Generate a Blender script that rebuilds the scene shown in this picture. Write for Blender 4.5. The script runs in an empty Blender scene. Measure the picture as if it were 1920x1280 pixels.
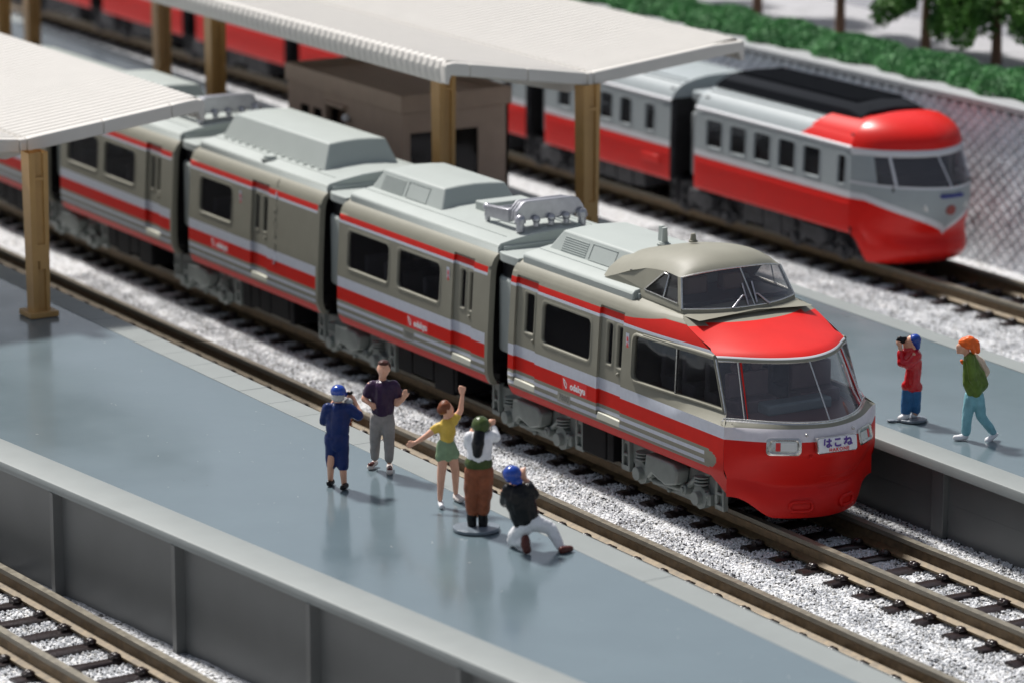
import bpy, bmesh, math, random
import numpy as np
from mathutils import noise as _noise
from mathutils import Vector, Matrix
R = math.radians
rnd = random.Random(7)
sc = bpy.context.scene
col = sc.collection

# ------------------------------------------------------------------ camera, world, sun, exposure
cd = bpy.data.cameras.new('camera'); cam = bpy.data.objects.new('camera', cd); col.objects.link(cam)
CAMP = Vector((44.0, -31.757, 16.109))
cam.location = CAMP
cam.rotation_euler = (R(90 - 13.421), 0, R(59.257))
cd.sensor_width = 36.0; cd.lens = 6808.7 / 1920 * 36
cd.clip_start = 1.0; cd.clip_end = 2000
cd.dof.use_dof = True; cd.dof.focus_distance = 56.0; cd.dof.aperture_fstop = 0.44
sc.camera = cam
SUN = Vector((0.70, 0.09, -1.0)).normalized()          # the way the light travels
w = bpy.data.worlds.new('World'); sc.world = w; w.use_nodes = True
nt = w.node_tree; bg = nt.nodes['Background']
sky = nt.nodes.new('ShaderNodeTexSky'); sky.sky_type = 'NISHITA'; sky.sun_disc = False
sky.sun_elevation = math.asin(-SUN.z)
sky.sun_rotation = math.atan2(-SUN.x, -SUN.y)
sky.air_density = 1.0; sky.dust_density = 2.5; sky.ozone_density = 1.0
hs = nt.nodes.new('ShaderNodeHueSaturation'); hs.inputs['Saturation'].default_value = 0.55
nt.links.new(sky.outputs[0], hs.inputs['Color']); nt.links.new(hs.outputs[0], bg.inputs[0]); bg.inputs[1].default_value = 0.080
sd = bpy.data.lights.new('sun', 'SUN'); sun = bpy.data.objects.new('sun', sd); col.objects.link(sun)
sd.energy = 4.3; sd.angle = R(6); sd.color = (1.0, 0.965, 0.92)
sun.rotation_euler = SUN.to_track_quat('-Z', 'Y').to_euler(); sun.location = (-40, 5, 60)
sc.view_settings.view_transform = 'Standard'; sc.view_settings.look = 'None'
sc.view_settings.exposure = 0.30; sc.view_settings.gamma = 1.0
try:
    sc.cycles.max_bounces = 8; sc.cycles.transparent_max_bounces = 16
except Exception: pass

# ------------------------------------------------------------------ materials
MATS = {}
def mat(name, color, rough=0.5, metal=0.0, noise=0.0, nscale=6.0, bump=0.0, bscale=60.0, coat=0.0, spec=0.5, rnoise=0.0, sss=0.0):
    if name in MATS: return MATS[name]
    m = bpy.data.materials.new(name); m.use_nodes = True; t = m.node_tree; n = t.nodes; l = t.links
    b = n['Principled BSDF']
    b.inputs['Base Color'].default_value = (*color, 1); b.inputs['Roughness'].default_value = rough
    b.inputs['Metallic'].default_value = metal; b.inputs['Coat Weight'].default_value = coat
    b.inputs['Coat Roughness'].default_value = 0.12; b.inputs['Specular IOR Level'].default_value = spec
    tc = n.new('ShaderNodeTexCoord')
    if noise > 0 or rnoise > 0:
        tx = n.new('ShaderNodeTexNoise'); tx.inputs['Scale'].default_value = nscale; tx.inputs['Detail'].default_value = 5
        l.new(tc.outputs['Object'], tx.inputs['Vector'])
    if noise > 0:
        mr = n.new('ShaderNodeMapRange'); mr.inputs['From Min'].default_value = 0.3; mr.inputs['From Max'].default_value = 0.7
        mr.inputs['To Min'].default_value = 1 - noise; mr.inputs['To Max'].default_value = 1 + noise
        l.new(tx.outputs['Fac'], mr.inputs['Value'])
        mx = n.new('ShaderNodeVectorMath'); mx.operation = 'SCALE'; mx.inputs[0].default_value = color
        l.new(mr.outputs[0], mx.inputs['Scale']); l.new(mx.outputs[0], b.inputs['Base Color'])
    if rnoise > 0:
        m2 = n.new('ShaderNodeMapRange'); m2.inputs['From Min'].default_value = 0.3; m2.inputs['From Max'].default_value = 0.7
        m2.inputs['To Min'].default_value = max(0.02, rough - rnoise); m2.inputs['To Max'].default_value = rough + rnoise
        l.new(tx.outputs['Fac'], m2.inputs['Value']); l.new(m2.outputs[0], b.inputs['Roughness'])
    if bump > 0:
        t2 = n.new('ShaderNodeTexNoise'); t2.inputs['Scale'].default_value = bscale; t2.inputs['Detail'].default_value = 4
        l.new(tc.outputs['Object'], t2.inputs['Vector'])
        bp = n.new('ShaderNodeBump'); bp.inputs['Strength'].default_value = min(1, bump); bp.inputs['Distance'].default_value = 0.01 if bscale > 12 else 0.03
        l.new(t2.outputs['Fac'], bp.inputs['Height']); l.new(bp.outputs[0], b.inputs['Normal'])
    MATS[name] = m
    return m

def glass_mat(name, tint, refl_rough=0.03, veil=0.0, ior=1.5):
    m = bpy.data.materials.new(name); m.use_nodes = True; t = m.node_tree; n = t.nodes; l = t.links
    for x in list(n):
        if x.type == 'BSDF_PRINCIPLED': n.remove(x)
    out = [x for x in n if x.type == 'OUTPUT_MATERIAL'][0]
    tr = n.new('ShaderNodeBsdfTransparent'); tr.inputs[0].default_value = (*tint, 1)
    gl = n.new('ShaderNodeBsdfGlossy'); gl.inputs['Roughness'].default_value = refl_rough; gl.inputs[0].default_value = (0.95, 0.95, 1, 1)
    df = n.new('ShaderNodeBsdfDiffuse'); df.inputs[0].default_value = (0.5, 0.5, 0.55, 1)  # grey veil mixed into the glass, lightening panes in place of reflections
    lw = n.new('ShaderNodeLayerWeight'); lw.inputs[0].default_value = 0.5
    pw = n.new('ShaderNodeMath'); pw.operation = 'POWER'; pw.inputs[1].default_value = 4.0; l.new(lw.outputs['Facing'], pw.inputs[0])
    fr = n.new('ShaderNodeMapRange'); r0 = ((ior - 1) / (ior + 1)) ** 2; fr.inputs['To Min'].default_value = r0; fr.inputs['To Max'].default_value = 1.0; l.new(pw.outputs[0], fr.inputs['Value'])
    nz = n.new('ShaderNodeTexNoise'); nz.inputs['Scale'].default_value = 1.6; nz.inputs['Detail'].default_value = 1
    tc = n.new('ShaderNodeTexCoord'); l.new(tc.outputs['Object'], nz.inputs['Vector'])
    bp = n.new('ShaderNodeBump'); bp.inputs['Strength'].default_value = 0.5; bp.inputs['Distance'].default_value = 0.03
    l.new(nz.outputs['Fac'], bp.inputs['Height']); l.new(bp.outputs[0], gl.inputs['Normal'])
    mx = n.new('ShaderNodeMixShader'); l.new(fr.outputs[0], mx.inputs[0]); l.new(tr.outputs[0], mx.inputs[1]); l.new(gl.outputs[0], mx.inputs[2])
    m2 = n.new('ShaderNodeMixShader'); m2.inputs[0].default_value = veil
    l.new(mx.outputs[0], m2.inputs[1]); l.new(df.outputs[0], m2.inputs[2]); l.new(m2.outputs[0], out.inputs[0])
    MATS[name] = m; return m

olive = mat('olive grey paint', (0.235, 0.228, 0.182), 0.5, noise=0.04, nscale=3, bump=0.12, bscale=55, spec=0.3)
red = mat('red paint', (0.56, 0.014, 0.008), 0.45, noise=0.05, nscale=4, bump=0.12, bscale=55, spec=0.22)
redf = mat('bright red paint', (0.66, 0.014, 0.010), 0.45, noise=0.04, nscale=3, bump=0.16, bscale=60, spec=0.25)
white = mat('white band', (0.50, 0.53, 0.60), 0.4, noise=0.05, nscale=12)
pwhite = mat('white plate', (0.80, 0.80, 0.82), 0.3)
roofm = mat('pale green grey roof plastic', (0.355, 0.388, 0.370), 0.55, noise=0.03, nscale=2, bump=0.06, bscale=40, spec=0.3)
bogiem = mat('grey green bogie plastic', (0.20, 0.225, 0.21), 0.35, noise=0.10, nscale=6, bump=0.15, bscale=30)
black = mat('black plastic', (0.007, 0.007, 0.008), 0.6, noise=0.2, nscale=5, spec=0.15)
blackr = mat('black ribbed plastic', (0.014, 0.014, 0.016), 0.3)
chrome = mat('silver foil trim', (0.62, 0.61, 0.58), 0.26, metal=1.0, noise=0.12, nscale=18, bump=0.25, bscale=30)
silver = mat('silver painted metal', (0.42, 0.42, 0.45), 0.33, metal=0.65, noise=0.08, nscale=9, bump=0.4, bscale=26)
cream = mat('cream step plastic', (0.62, 0.62, 0.52), 0.5)
inner = mat('dark interior', (0.016, 0.015, 0.017), 0.5, noise=0.3, nscale=4)
seatm = mat('grey seat fabric', (0.06, 0.06, 0.08), 0.6, noise=0.2, nscale=6)
seatr = mat('dull red seat fabric', (0.07, 0.035, 0.04), 0.5, noise=0.2, nscale=6)
glass = glass_mat('veiled window glass', (0.60, 0.59, 0.58), 0.05, 0.012, 1.7)
glassf = glass_mat('veiled windscreen glass', (0.86, 0.85, 0.84), 0.03, 0.09, 1.6)
tieM = mat('dark brown tie plastic', (0.020, 0.012, 0.012), 0.28, noise=0.3, nscale=8, bump=0.7, bscale=22)
railm = mat('weathered brass rail', (0.20, 0.14, 0.08), 0.42, metal=0.6, noise=0.28, nscale=9, bump=0.3, bscale=30, rnoise=0.12)
railtop = mat('worn rail head', (0.20, 0.18, 0.14), 0.45, metal=0.4, noise=0.14, nscale=12, rnoise=0.1)
railfoot = mat('golden rail foot', (0.10, 0.072, 0.038), 0.5, metal=0.3, noise=0.35, nscale=10)
deckm = mat('dark grey platform plastic', (0.118, 0.158, 0.178), 0.17, noise=0.05, nscale=0.8, bump=0.05, bscale=6, spec=0.5, rnoise=0.05)
copem = mat('light grey coping plastic', (0.235, 0.255, 0.25), 0.5, noise=0.04, nscale=2, bump=0.05, bscale=20, spec=0.3)
wallm = mat('mid grey platform wall plastic', (0.125, 0.13, 0.127), 0.45, noise=0.06, nscale=1.5)
canm = mat('ivory canopy plastic', (0.60, 0.575, 0.535), 0.42, noise=0.02, nscale=2)
postm = mat('ochre brown post plastic', (0.46, 0.265, 0.09), 0.42, noise=0.10, nscale=2.5)
bldm = mat('brown hut plastic', (0.42, 0.31, 0.24), 0.55, noise=0.06, nscale=3)
bldin = mat('dark hut opening', (0.03, 0.022, 0.024), 0.5)
stonem = mat('grey retaining block', (0.76, 0.79, 0.82), 0.6, noise=0.15, nscale=2.5)
stoned = mat('dark block joint', (0.16, 0.165, 0.175), 0.7)
capm = mat('pale grey wall cap', (0.33, 0.34, 0.35), 0.6, noise=0.08, nscale=4)
dgrey = mat('cool grey train paint', (0.33, 0.37, 0.385), 0.45, noise=0.03, spec=0.3)
dlow = mat('dark grey underframe', (0.05, 0.05, 0.055), 0.55, noise=0.3, nscale=5, spec=0.2)
dred = mat('glossy red train paint', (0.68, 0.012, 0.008), 0.34, noise=0.03, spec=0.3)
dblack = mat('matt black roof unit', (0.018, 0.020, 0.024), 0.85, spec=0.02)
barkm = mat('red brown trunk', (0.14, 0.07, 0.04), 0.7, noise=0.3, nscale=6)
housem = mat('pale house wall', (0.86, 0.85, 0.88), 0.7, noise=0.05, nscale=2)
housem2 = mat('warm white house wall', (0.88, 0.86, 0.84), 0.7, noise=0.05, nscale=2)
tilem = mat('grey roof tile', (0.14, 0.14, 0.15), 0.6, noise=0.1)
purple = mat('purple print', (0.10, 0.04, 0.28), 0.5)
redp = mat('red print', (0.72, 0.03, 0.03), 0.5)
greyp = mat('grey number print', (0.12, 0.12, 0.11), 0.5)
tplate = mat('clear number sticker', (0.34, 0.34, 0.30), 0.18)
lens = mat('silver lamp lens', (0.72, 0.72, 0.70), 0.35, metal=0.5, bump=0.8, bscale=50)

def hexmat(name, c1, c2, scale):
    m = mat(name, c1, 0.7); n = m.node_tree.nodes; l = m.node_tree.links; b = n['Principled BSDF']
    tc = n.new('ShaderNodeTexCoord'); nz = n.new('ShaderNodeTexNoise'); nz.inputs['Scale'].default_value = scale; nz.inputs['Detail'].default_value = 6
    cr = n.new('ShaderNodeValToRGB'); cr.color_ramp.elements[0].color = (*c1, 1); cr.color_ramp.elements[1].color = (*c2, 1)
    cr.color_ramp.elements[0].position = 0.35; cr.color_ramp.elements[1].position = 0.65
    l.new(tc.outputs['Object'], nz.inputs['Vector']); l.new(nz.outputs['Fac'], cr.inputs[0]); l.new(cr.outputs[0], b.inputs['Base Color'])
    return m
hedgem = hexmat('hedge green flock', (0.05, 0.18, 0.06), (0.13, 0.36, 0.13), 3.0)
leafm = hexmat('tree green foliage', (0.02, 0.08, 0.012), (0.11, 0.27, 0.04), 1.4)

def ballast_mat():
    m = bpy.data.materials.new('white granite ballast'); m.use_nodes = True; t = m.node_tree; n = t.nodes; l = t.links
    b = n['Principled BSDF']; b.inputs['Roughness'].default_value = 0.75
    tc = n.new('ShaderNodeTexCoord')
    v = n.new('ShaderNodeTexVoronoi'); v.inputs['Scale'].default_value = 17; l.new(tc.outputs['Object'], v.inputs['Vector'])
    cr = n.new('ShaderNodeValToRGB'); cr.color_ramp.interpolation = 'CONSTANT'
    e = cr.color_ramp.elements; e[0].position = 0; e[0].color = (0.10, 0.10, 0.10, 1); e[1].position = 0.06; e[1].color = (0.60, 0.59, 0.57, 1)
    x = e.new(0.16); x.color = (0.54, 0.55, 0.56, 1); x = e.new(0.5); x.color = (0.68, 0.69, 0.71, 1)
    sp = n.new('ShaderNodeSeparateColor'); l.new(v.outputs['Color'], sp.inputs[0]); l.new(sp.outputs[0], cr.inputs[0])
    l.new(cr.outputs[0], b.inputs['Base Color'])
    bp = n.new('ShaderNodeBump'); bp.inputs['Strength'].default_value = 1.0; bp.inputs['Distance'].default_value = 0.05; bp.invert = True
    l.new(v.outputs['Distance'], bp.inputs['Height']); l.new(bp.outputs[0], b.inputs['Normal'])
    return m
ballm = ballast_mat()
def grain_mat():
    m = bpy.data.materials.new('ballast stone grain'); m.use_nodes = True; t = m.node_tree; n = t.nodes; l = t.links
    b = n['Principled BSDF']; b.inputs['Roughness'].default_value = 0.7
    oi = n.new('ShaderNodeObjectInfo'); cr = n.new('ShaderNodeValToRGB'); cr.color_ramp.interpolation = 'CONSTANT'
    e = cr.color_ramp.elements; e[0].position = 0; e[0].color = (0.02, 0.02, 0.024, 1); e[1].position = 0.10; e[1].color = (0.33, 0.32, 0.30, 1)
    x = e.new(0.20); x.color = (0.54, 0.55, 0.56, 1); x = e.new(0.50); x.color = (0.74, 0.75, 0.77, 1)
    l.new(oi.outputs['Random'], cr.inputs[0]); l.new(cr.outputs[0], b.inputs['Base Color'])
    return m
grainm = grain_mat()

# ------------------------------------------------------------------ mesh helpers
class MB:
    def __init__(s): s.v = []; s.f = []; s.m = []
    def add(s, vs, fs, m=0):
        o = len(s.v); s.v += [tuple(map(float, p)) for p in vs]
        s.f += [tuple(i + o for i in f) for f in fs]; s.m += ([m] * len(fs) if isinstance(m, int) else list(m)); return s
    def box(s, x0, x1, y0, y1, z0, z1, m=0):
        if x0 > x1: x0, x1 = x1, x0
        if y0 > y1: y0, y1 = y1, y0
        if z0 > z1: z0, z1 = z1, z0
        v = [(x, y, z) for z in (z0, z1) for y in (y0, y1) for x in (x0, x1)]
        return s.add(v, [(0, 2, 3, 1), (4, 5, 7, 6), (0, 1, 5, 4), (2, 6, 7, 3), (0, 4, 6, 2), (1, 3, 7, 5)], m)
    def frus(s, b, t, z0, z1, m=0):      # b,t = (x0,x1,y0,y1)
        v = [(x, y, z0) for y in b[2:] for x in b[:2]] + [(x, y, z1) for y in t[2:] for x in t[:2]]
        return s.add(v, [(0, 2, 3, 1), (4, 5, 7, 6), (0, 1, 5, 4), (2, 6, 7, 3), (0, 4, 6, 2), (1, 3, 7, 5)], m)
    def prism(s, pts, a0, a1, axis=1, m=0):   # polygon in the other two axes, extruded along axis
        n = len(pts); vs = []
        for a in (a0, a1):
            for p in pts:
                vs.append((a, p[0], p[1]) if axis == 0 else ((p[0], a, p[1]) if axis == 1 else (p[0], p[1], a)))
        fs = [tuple(range(n))[::-1], tuple(range(n, 2 * n))] + [(i, (i + 1) % n, n + (i + 1) % n, n + i) for i in range(n)]
        return s.add(vs, fs, m)
    def tube(s, pts, r, n=8, m=0, cap=True, flat=None):
        pts = [Vector(p) for p in pts]; rs = r if isinstance(r, (list, tuple)) else [r] * len(pts)
        rings = []; up = Vector((0, 0, 1)); prev = None
        for i, p in enumerate(pts):
            d = (pts[min(i + 1, len(pts) - 1)] - pts[max(i - 1, 0)]).normalized()
            if prev is None:
                a = d.cross(up);
                if a.length < 0.05: a = d.cross(Vector((1, 0, 0)))
            else: a = prev - d * prev.dot(d)
            a.normalize(); b = d.cross(a); prev = a
            rings.append([p + (a * math.cos(2 * math.pi * k / n) + b * math.sin(2 * math.pi * k / n)) * rs[i] for k in range(n)])
        vs = [q for rg in rings for q in rg]
        fs = [(i * n + k, i * n + (k + 1) % n, (i + 1) * n + (k + 1) % n, (i + 1) * n + k) for i in range(len(pts) - 1) for k in range(n)]
        if cap: fs += [tuple(range(n))[::-1], tuple((len(pts) - 1) * n + k for k in range(n))]
        return s.add(vs, fs, m)
    def cyl(s, c, r, h, axis=2, n=16, m=0, r2=None):
        c = Vector(c); d = Vector([1.0 if i == axis else 0.0 for i in range(3)]) * h
        return s.tube([c, c + d], [r, r if r2 is None else r2], n, m)
    def ball(s, c, r, m=0, nu=12, nv=8, sc=(1, 1, 1)):
        vs = []; fs = []
        for i in range(nv + 1):
            a = math.pi * i / nv
            for k in range(nu):
                b = 2 * math.pi * k / nu
                vs.append((c[0] + r * sc[0] * math.sin(a) * math.cos(b), c[1] + r * sc[1] * math.sin(a) * math.sin(b), c[2] + r * sc[2] * math.cos(a)))
        for i in range(nv):
            for k in range(nu): fs.append((i * nu + k, (i + 1) * nu + k, (i + 1) * nu + (k + 1) % nu, i * nu + (k + 1) % nu))
        return s.add(vs, fs, m)
    def grid(s, P, m=0, closed=False):   # P rows of points; m int or function(i,j)
        nr = len(P); nc = len(P[0]); vs = [q for r_ in P for q in r_]; fs = []; ms = []
        for i in range(nr - 1):
            for j in range(nc if closed else nc - 1):
                mm = m if isinstance(m, int) else m(i, j)
                if mm is None: continue
                fs.append((i * nc + j, i * nc + (j + 1) % nc, (i + 1) * nc + (j + 1) % nc, (i + 1) * nc + j)); ms.append(mm)
        return s.add(vs, fs, ms)
    def build(s, name, mats, parent=None, smooth=None, bevel=None, local=False, solid=None, merge=True, flip=False):
        me = bpy.data.meshes.new(name)
        vs = s.v
        off = Vector((0, 0, 0))
        if parent is not None and not local:
            p = parent
            while p is not None: off += p.location; p = p.parent
            vs = [(a - off.x, b - off.y, c - off.z) for a, b, c in vs]
        me.from_pydata(vs, [], s.f)
        if not isinstance(mats, (list, tuple)): mats = [mats]
        for m in mats: me.materials.append(m)
        me.polygons.foreach_set('material_index', s.m)
        bm = bmesh.new(); bm.from_mesh(me)
        if merge: bmesh.ops.remove_doubles(bm, verts=bm.verts, dist=0.0004)
        bmesh.ops.recalc_face_normals(bm, faces=bm.faces); bm.to_mesh(me); bm.free()
        if smooth:
            me.polygons.foreach_set('use_smooth', [True] * len(me.polygons))
            me.set_sharp_from_angle(angle=R(smooth))
        me.update()
        o = bpy.data.objects.new(name, me); col.objects.link(o)
        if parent is not None: o.parent = parent
        if solid:
            md = o.modifiers.new('solid', 'SOLIDIFY'); md.thickness = solid; md.offset = -1
        if bevel:
            md = o.modifiers.new('bevel', 'BEVEL'); md.width = bevel; md.segments = 2; md.limit_method = 'ANGLE'; md.angle_limit = R(35)
            me.polygons.foreach_set('use_smooth', [True] * len(me.polygons)); me.set_sharp_from_angle(angle=R(40))
        return o

def thing(name, label, cat, loc=(0, 0, 0), group=None, rz=0):
    o = bpy.data.objects.new(name, None); col.objects.link(o); o.location = loc; o.rotation_euler = (0, 0, rz)
    o.empty_display_size = 0.3
    o['label'] = label; o['category'] = cat
    if group: o['group'] = group
    return o
def structure(o, kind='structure'): o['kind'] = kind; return o

def text_mesh(name, s, size, m, parent, M, extrude=0.003, space=1.0, bold=0.0):
    cu = bpy.data.curves.new(name, 'FONT'); cu.body = s; cu.size = size; cu.extrude = extrude; cu.space_character = space
    cu.align_x = 'CENTER'; cu.align_y = 'CENTER'; cu.offset = bold
    t = bpy.data.objects.new(name, cu); col.objects.link(t)
    bpy.context.view_layer.update()
    me = bpy.data.meshes.new_from_object(t.evaluated_get(bpy.context.evaluated_depsgraph_get()))
    bpy.data.objects.remove(t); me.materials.clear(); me.materials.append(m)
    off = Vector((0, 0, 0)); p = parent
    while p is not None: off += p.location; p = p.parent
    me.transform(Matrix.Translation(-off) @ M)
    o = bpy.data.objects.new(name, me); col.objects.link(o); o.parent = parent
    return o

# ------------------------------------------------------------------ ground
def build_ground():
    b = MB()
    b.box(-400, 400, -400, 400, -1.2, -0.55)
    structure(b.build('table_top', mat('pale studio table', (0.55, 0.55, 0.56), 0.6)))
    # ballast bed, a finely uneven sheet
    b = MB()
    xs = np.linspace(-75, 22, 260); ys = np.concatenate([np.linspace(-26, -5, 50), np.linspace(-4.8, 2.2, 90), np.linspace(2.4, 16, 60)])
    P = []
    for x in xs:
        row = []
        for y in ys:
            z = -0.065 + 0.02 * math.sin(x * 3.1 + y * 5.3) * math.sin(y * 4.1 - x * 2.2) + 0.014 * (rnd.random() - .5)
            if y < -7: z -= 0.10
            row.append((x, y, z))
        P.append(row)
    b.grid(P)
    g = structure(b.build('ballast_bed', ballm, smooth=80, merge=False))
    return g
ballast = build_ground()

def build_grains():
    # loose stones on the visible strips: thousands of little chips, instanced by geometry nodes
    g = MB(); g.add([(1, 0, 0), (-.8, .5, .1), (-.5, -.8, 0), (.1, .1, .75), (.3, .9, -.1), (0, -.2, -.7)],
                    [(0, 4, 3), (4, 1, 3), (1, 2, 3), (2, 0, 3), (4, 0, 5), (1, 4, 5), (2, 1, 5), (0, 2, 5)])
    ng = bpy.data.node_groups.new('scatter_stones', 'GeometryNodeTree')
    ng.interface.new_socket('Geometry', in_out='INPUT', socket_type='NodeSocketGeometry')
    ng.interface.new_socket('Geometry', in_out='OUTPUT', socket_type='NodeSocketGeometry')
    n = ng.nodes; l = ng.links
    gi = n.new('NodeGroupInput'); go = n.new('NodeGroupOutput')
    dp = n.new('GeometryNodeDistributePointsOnFaces'); dp.distribute_method = 'RANDOM'; dp.inputs['Density'].default_value = 520
    ip = n.new('GeometryNodeInstanceOnPoints')
    # the chip itself is a tiny ico sphere squashed at random
    ico = n.new('GeometryNodeMeshIcoSphere'); ico.inputs['Radius'].default_value = 1.0; ico.inputs['Subdivisions'].default_value = 1
    rv = n.new('FunctionNodeRandomValue'); rv.data_type = 'FLOAT_VECTOR'; rv.inputs[0].default_value = (0.010, 0.010, 0.008); rv.inputs[1].default_value = (0.034, 0.026, 0.024)
    rr = n.new('FunctionNodeRandomValue'); rr.data_type = 'FLOAT_VECTOR'; rr.inputs[0].default_value = (0, 0, 0); rr.inputs[1].default_value = (6.28, 6.28, 6.28); rr.inputs['Seed'].default_value = 5
    sm = n.new('GeometryNodeSetMaterial'); sm.inputs['Material'].default_value = grainm
    l.new(gi.outputs[0], dp.inputs['Mesh']); l.new(dp.outputs['Points'], ip.inputs['Points'])
    l.new(ico.outputs['Mesh'], sm.inputs['Geometry']); l.new(sm.outputs[0], ip.inputs['Instance'])
    l.new(rv.outputs[0], ip.inputs['Scale']); l.new(rr.outputs[0], ip.inputs['Rotation']); l.new(ip.outputs[0], go.inputs[0])
    b = MB()
    for (x0, x1, y0, y1, z) in ((-24, 9, -2.9, -.62, -.06), (-2.5, 7.5, -.62, .62, -.06), (-2.5, 7.5, .62, 1.95, -.06), (-22, 0, 7.0, 12.3, -.06), (-9, 1.5, -15, -11.3, -.16)):
        b.add([(x0, y0, z), (x1, y0, z), (x1, y1, z), (x0, y1, z)], [(0, 1, 2, 3)])
    o = b.build('ballast_gravel', grainm, merge=False); o['kind'] = 'stuff'
    o['label'] = 'loose white and grey ballast chips with dark specks between the rails'; 
    md = o.modifiers.new('stones', 'NODES'); md.node_group = ng
build_grains()

# ------------------------------------------------------------------ tracks
def rail_profile(y):
    return [(y - .135, 0), (y + .135, 0), (y + .135, .035), (y + .03, .08), (y + .022, .20), (y + .062, .235), (y + .062, .305), (y - .062, .305), (y - .062, .235), (y - .022, .20), (y - .03, .08), (y - .135, .035)]
def make_rail(root, y, x0, x1, z=0.0):
    b = MB(); pr = rail_profile(y); n = len(pr)
    xs = [x0 + (x1 - x0) * i / 40 for i in range(41)]
    vs = [(x, p[0] + .004 * math.sin(x * 1.7 + y), p[1] + z) for x in xs for p in pr]
    fs = []; ms = []
    for i in range(len(xs) - 1):
        for k in range(n):
            fs.append((i * n + k, i * n + (k + 1) % n, (i + 1) * n + (k + 1) % n, (i + 1) * n + k)); ms.append(1 if k in (5, 6, 7) else (2 if k in (1, 2, 10, 11) else 0))
    fs += [tuple(range(n))[::-1], tuple((len(xs) - 1) * n + k for k in range(n))]; ms += [0, 0]
    b.add(vs, fs, ms); return b.build('rail', [railm, railtop, railfoot], root)
def tie_mesh(seed):
    b = MB(); r = random.Random(seed)
    def j(): return r.uniform(-.012, .012)
    hw = .125
    ys = [-1.12, -.9, -.6, -.2, .2, .6, .9, 1.12]
    P = []
    for y in ys:
        ww = hw + j()
        P.append([(-ww, y, -.16), (-ww + j(), y, -.03 + j()), (-ww * .45, y, .005 + j() * .6), (ww * .1, y, -.012 + j() * .5), (ww * .5, y, .006 + j() * .6), (ww + j(), y, -.03 + j()), (ww, y, -.16)])
    b.grid(P)
    for e in (0, -1): b.add(P[e], [tuple(range(7))])
    for ry in (-.675, .675):
        for s in (-1, 1):
            c = ry + s * .19
            for (dx, rr) in ((-.035, .05), (.035, .052)):
                b.ball((dx + j(), c, .035), rr, 0, 8, 5, (1.1, 1.5, 1.0))
            b.box(-.06, .06, c - .09, c + .05 * s + .04, -.01, .05)
    me_o = b.build('sleeper', tieM, smooth=60, local=True)
    return me_o
tie_src = [tie_mesh(i) for i in range(5)]
def make_track(label, y, z, x0, x1, t0, sp, xr=None):
    root = thing('railway_track', label, 'railway track', ((x0 + x1) / 2, y, z), 'model railway tracks')
    for s in (-.675, .675):
        make_rail(root, y + s, x0, x1, z)
    k = 0; x = t0
    n0 = math.ceil((x0 - t0) / sp); n1 = math.floor((x1 - t0) / sp)
    if xr: n0 = max(n0, math.ceil((xr[0] - t0) / sp)); n1 = min(n1, math.floor((xr[1] - t0) / sp))
    for i in range(n0, n1 + 1):
        o = bpy.data.objects.new('sleeper', tie_src[i % 5].data); col.objects.link(o); o.parent = root
        o.location = (t0 + i * sp - root.location.x, rnd.uniform(-.015, .015), 0); o.rotation_euler = (0, 0, (math.pi if i % 3 == 0 else 0) + rnd.uniform(-.01, .01))
    return root
make_track('track under the nearer red striped train, brass rails on dark brown sleepers', 0, 0, -55, 12, -.456, .728)
make_track('second track beside it whose far rail runs along the near platform edge', -3.482, 0, -45, 14, -14.48, .7283)
tc = make_track('blurred track at the bottom left corner in front of the platform wall', -12.33, -.1, -12, 10, -4.63, .785)
tc.location.y = -12.15; tc.rotation_euler = (0, 0, .050)
make_track('far blurred track under the red and silver train beside the block wall', 12.85, 0, -70, 3, -.2, .73)
for o in tie_src: bpy.data.objects.remove(o)

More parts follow.
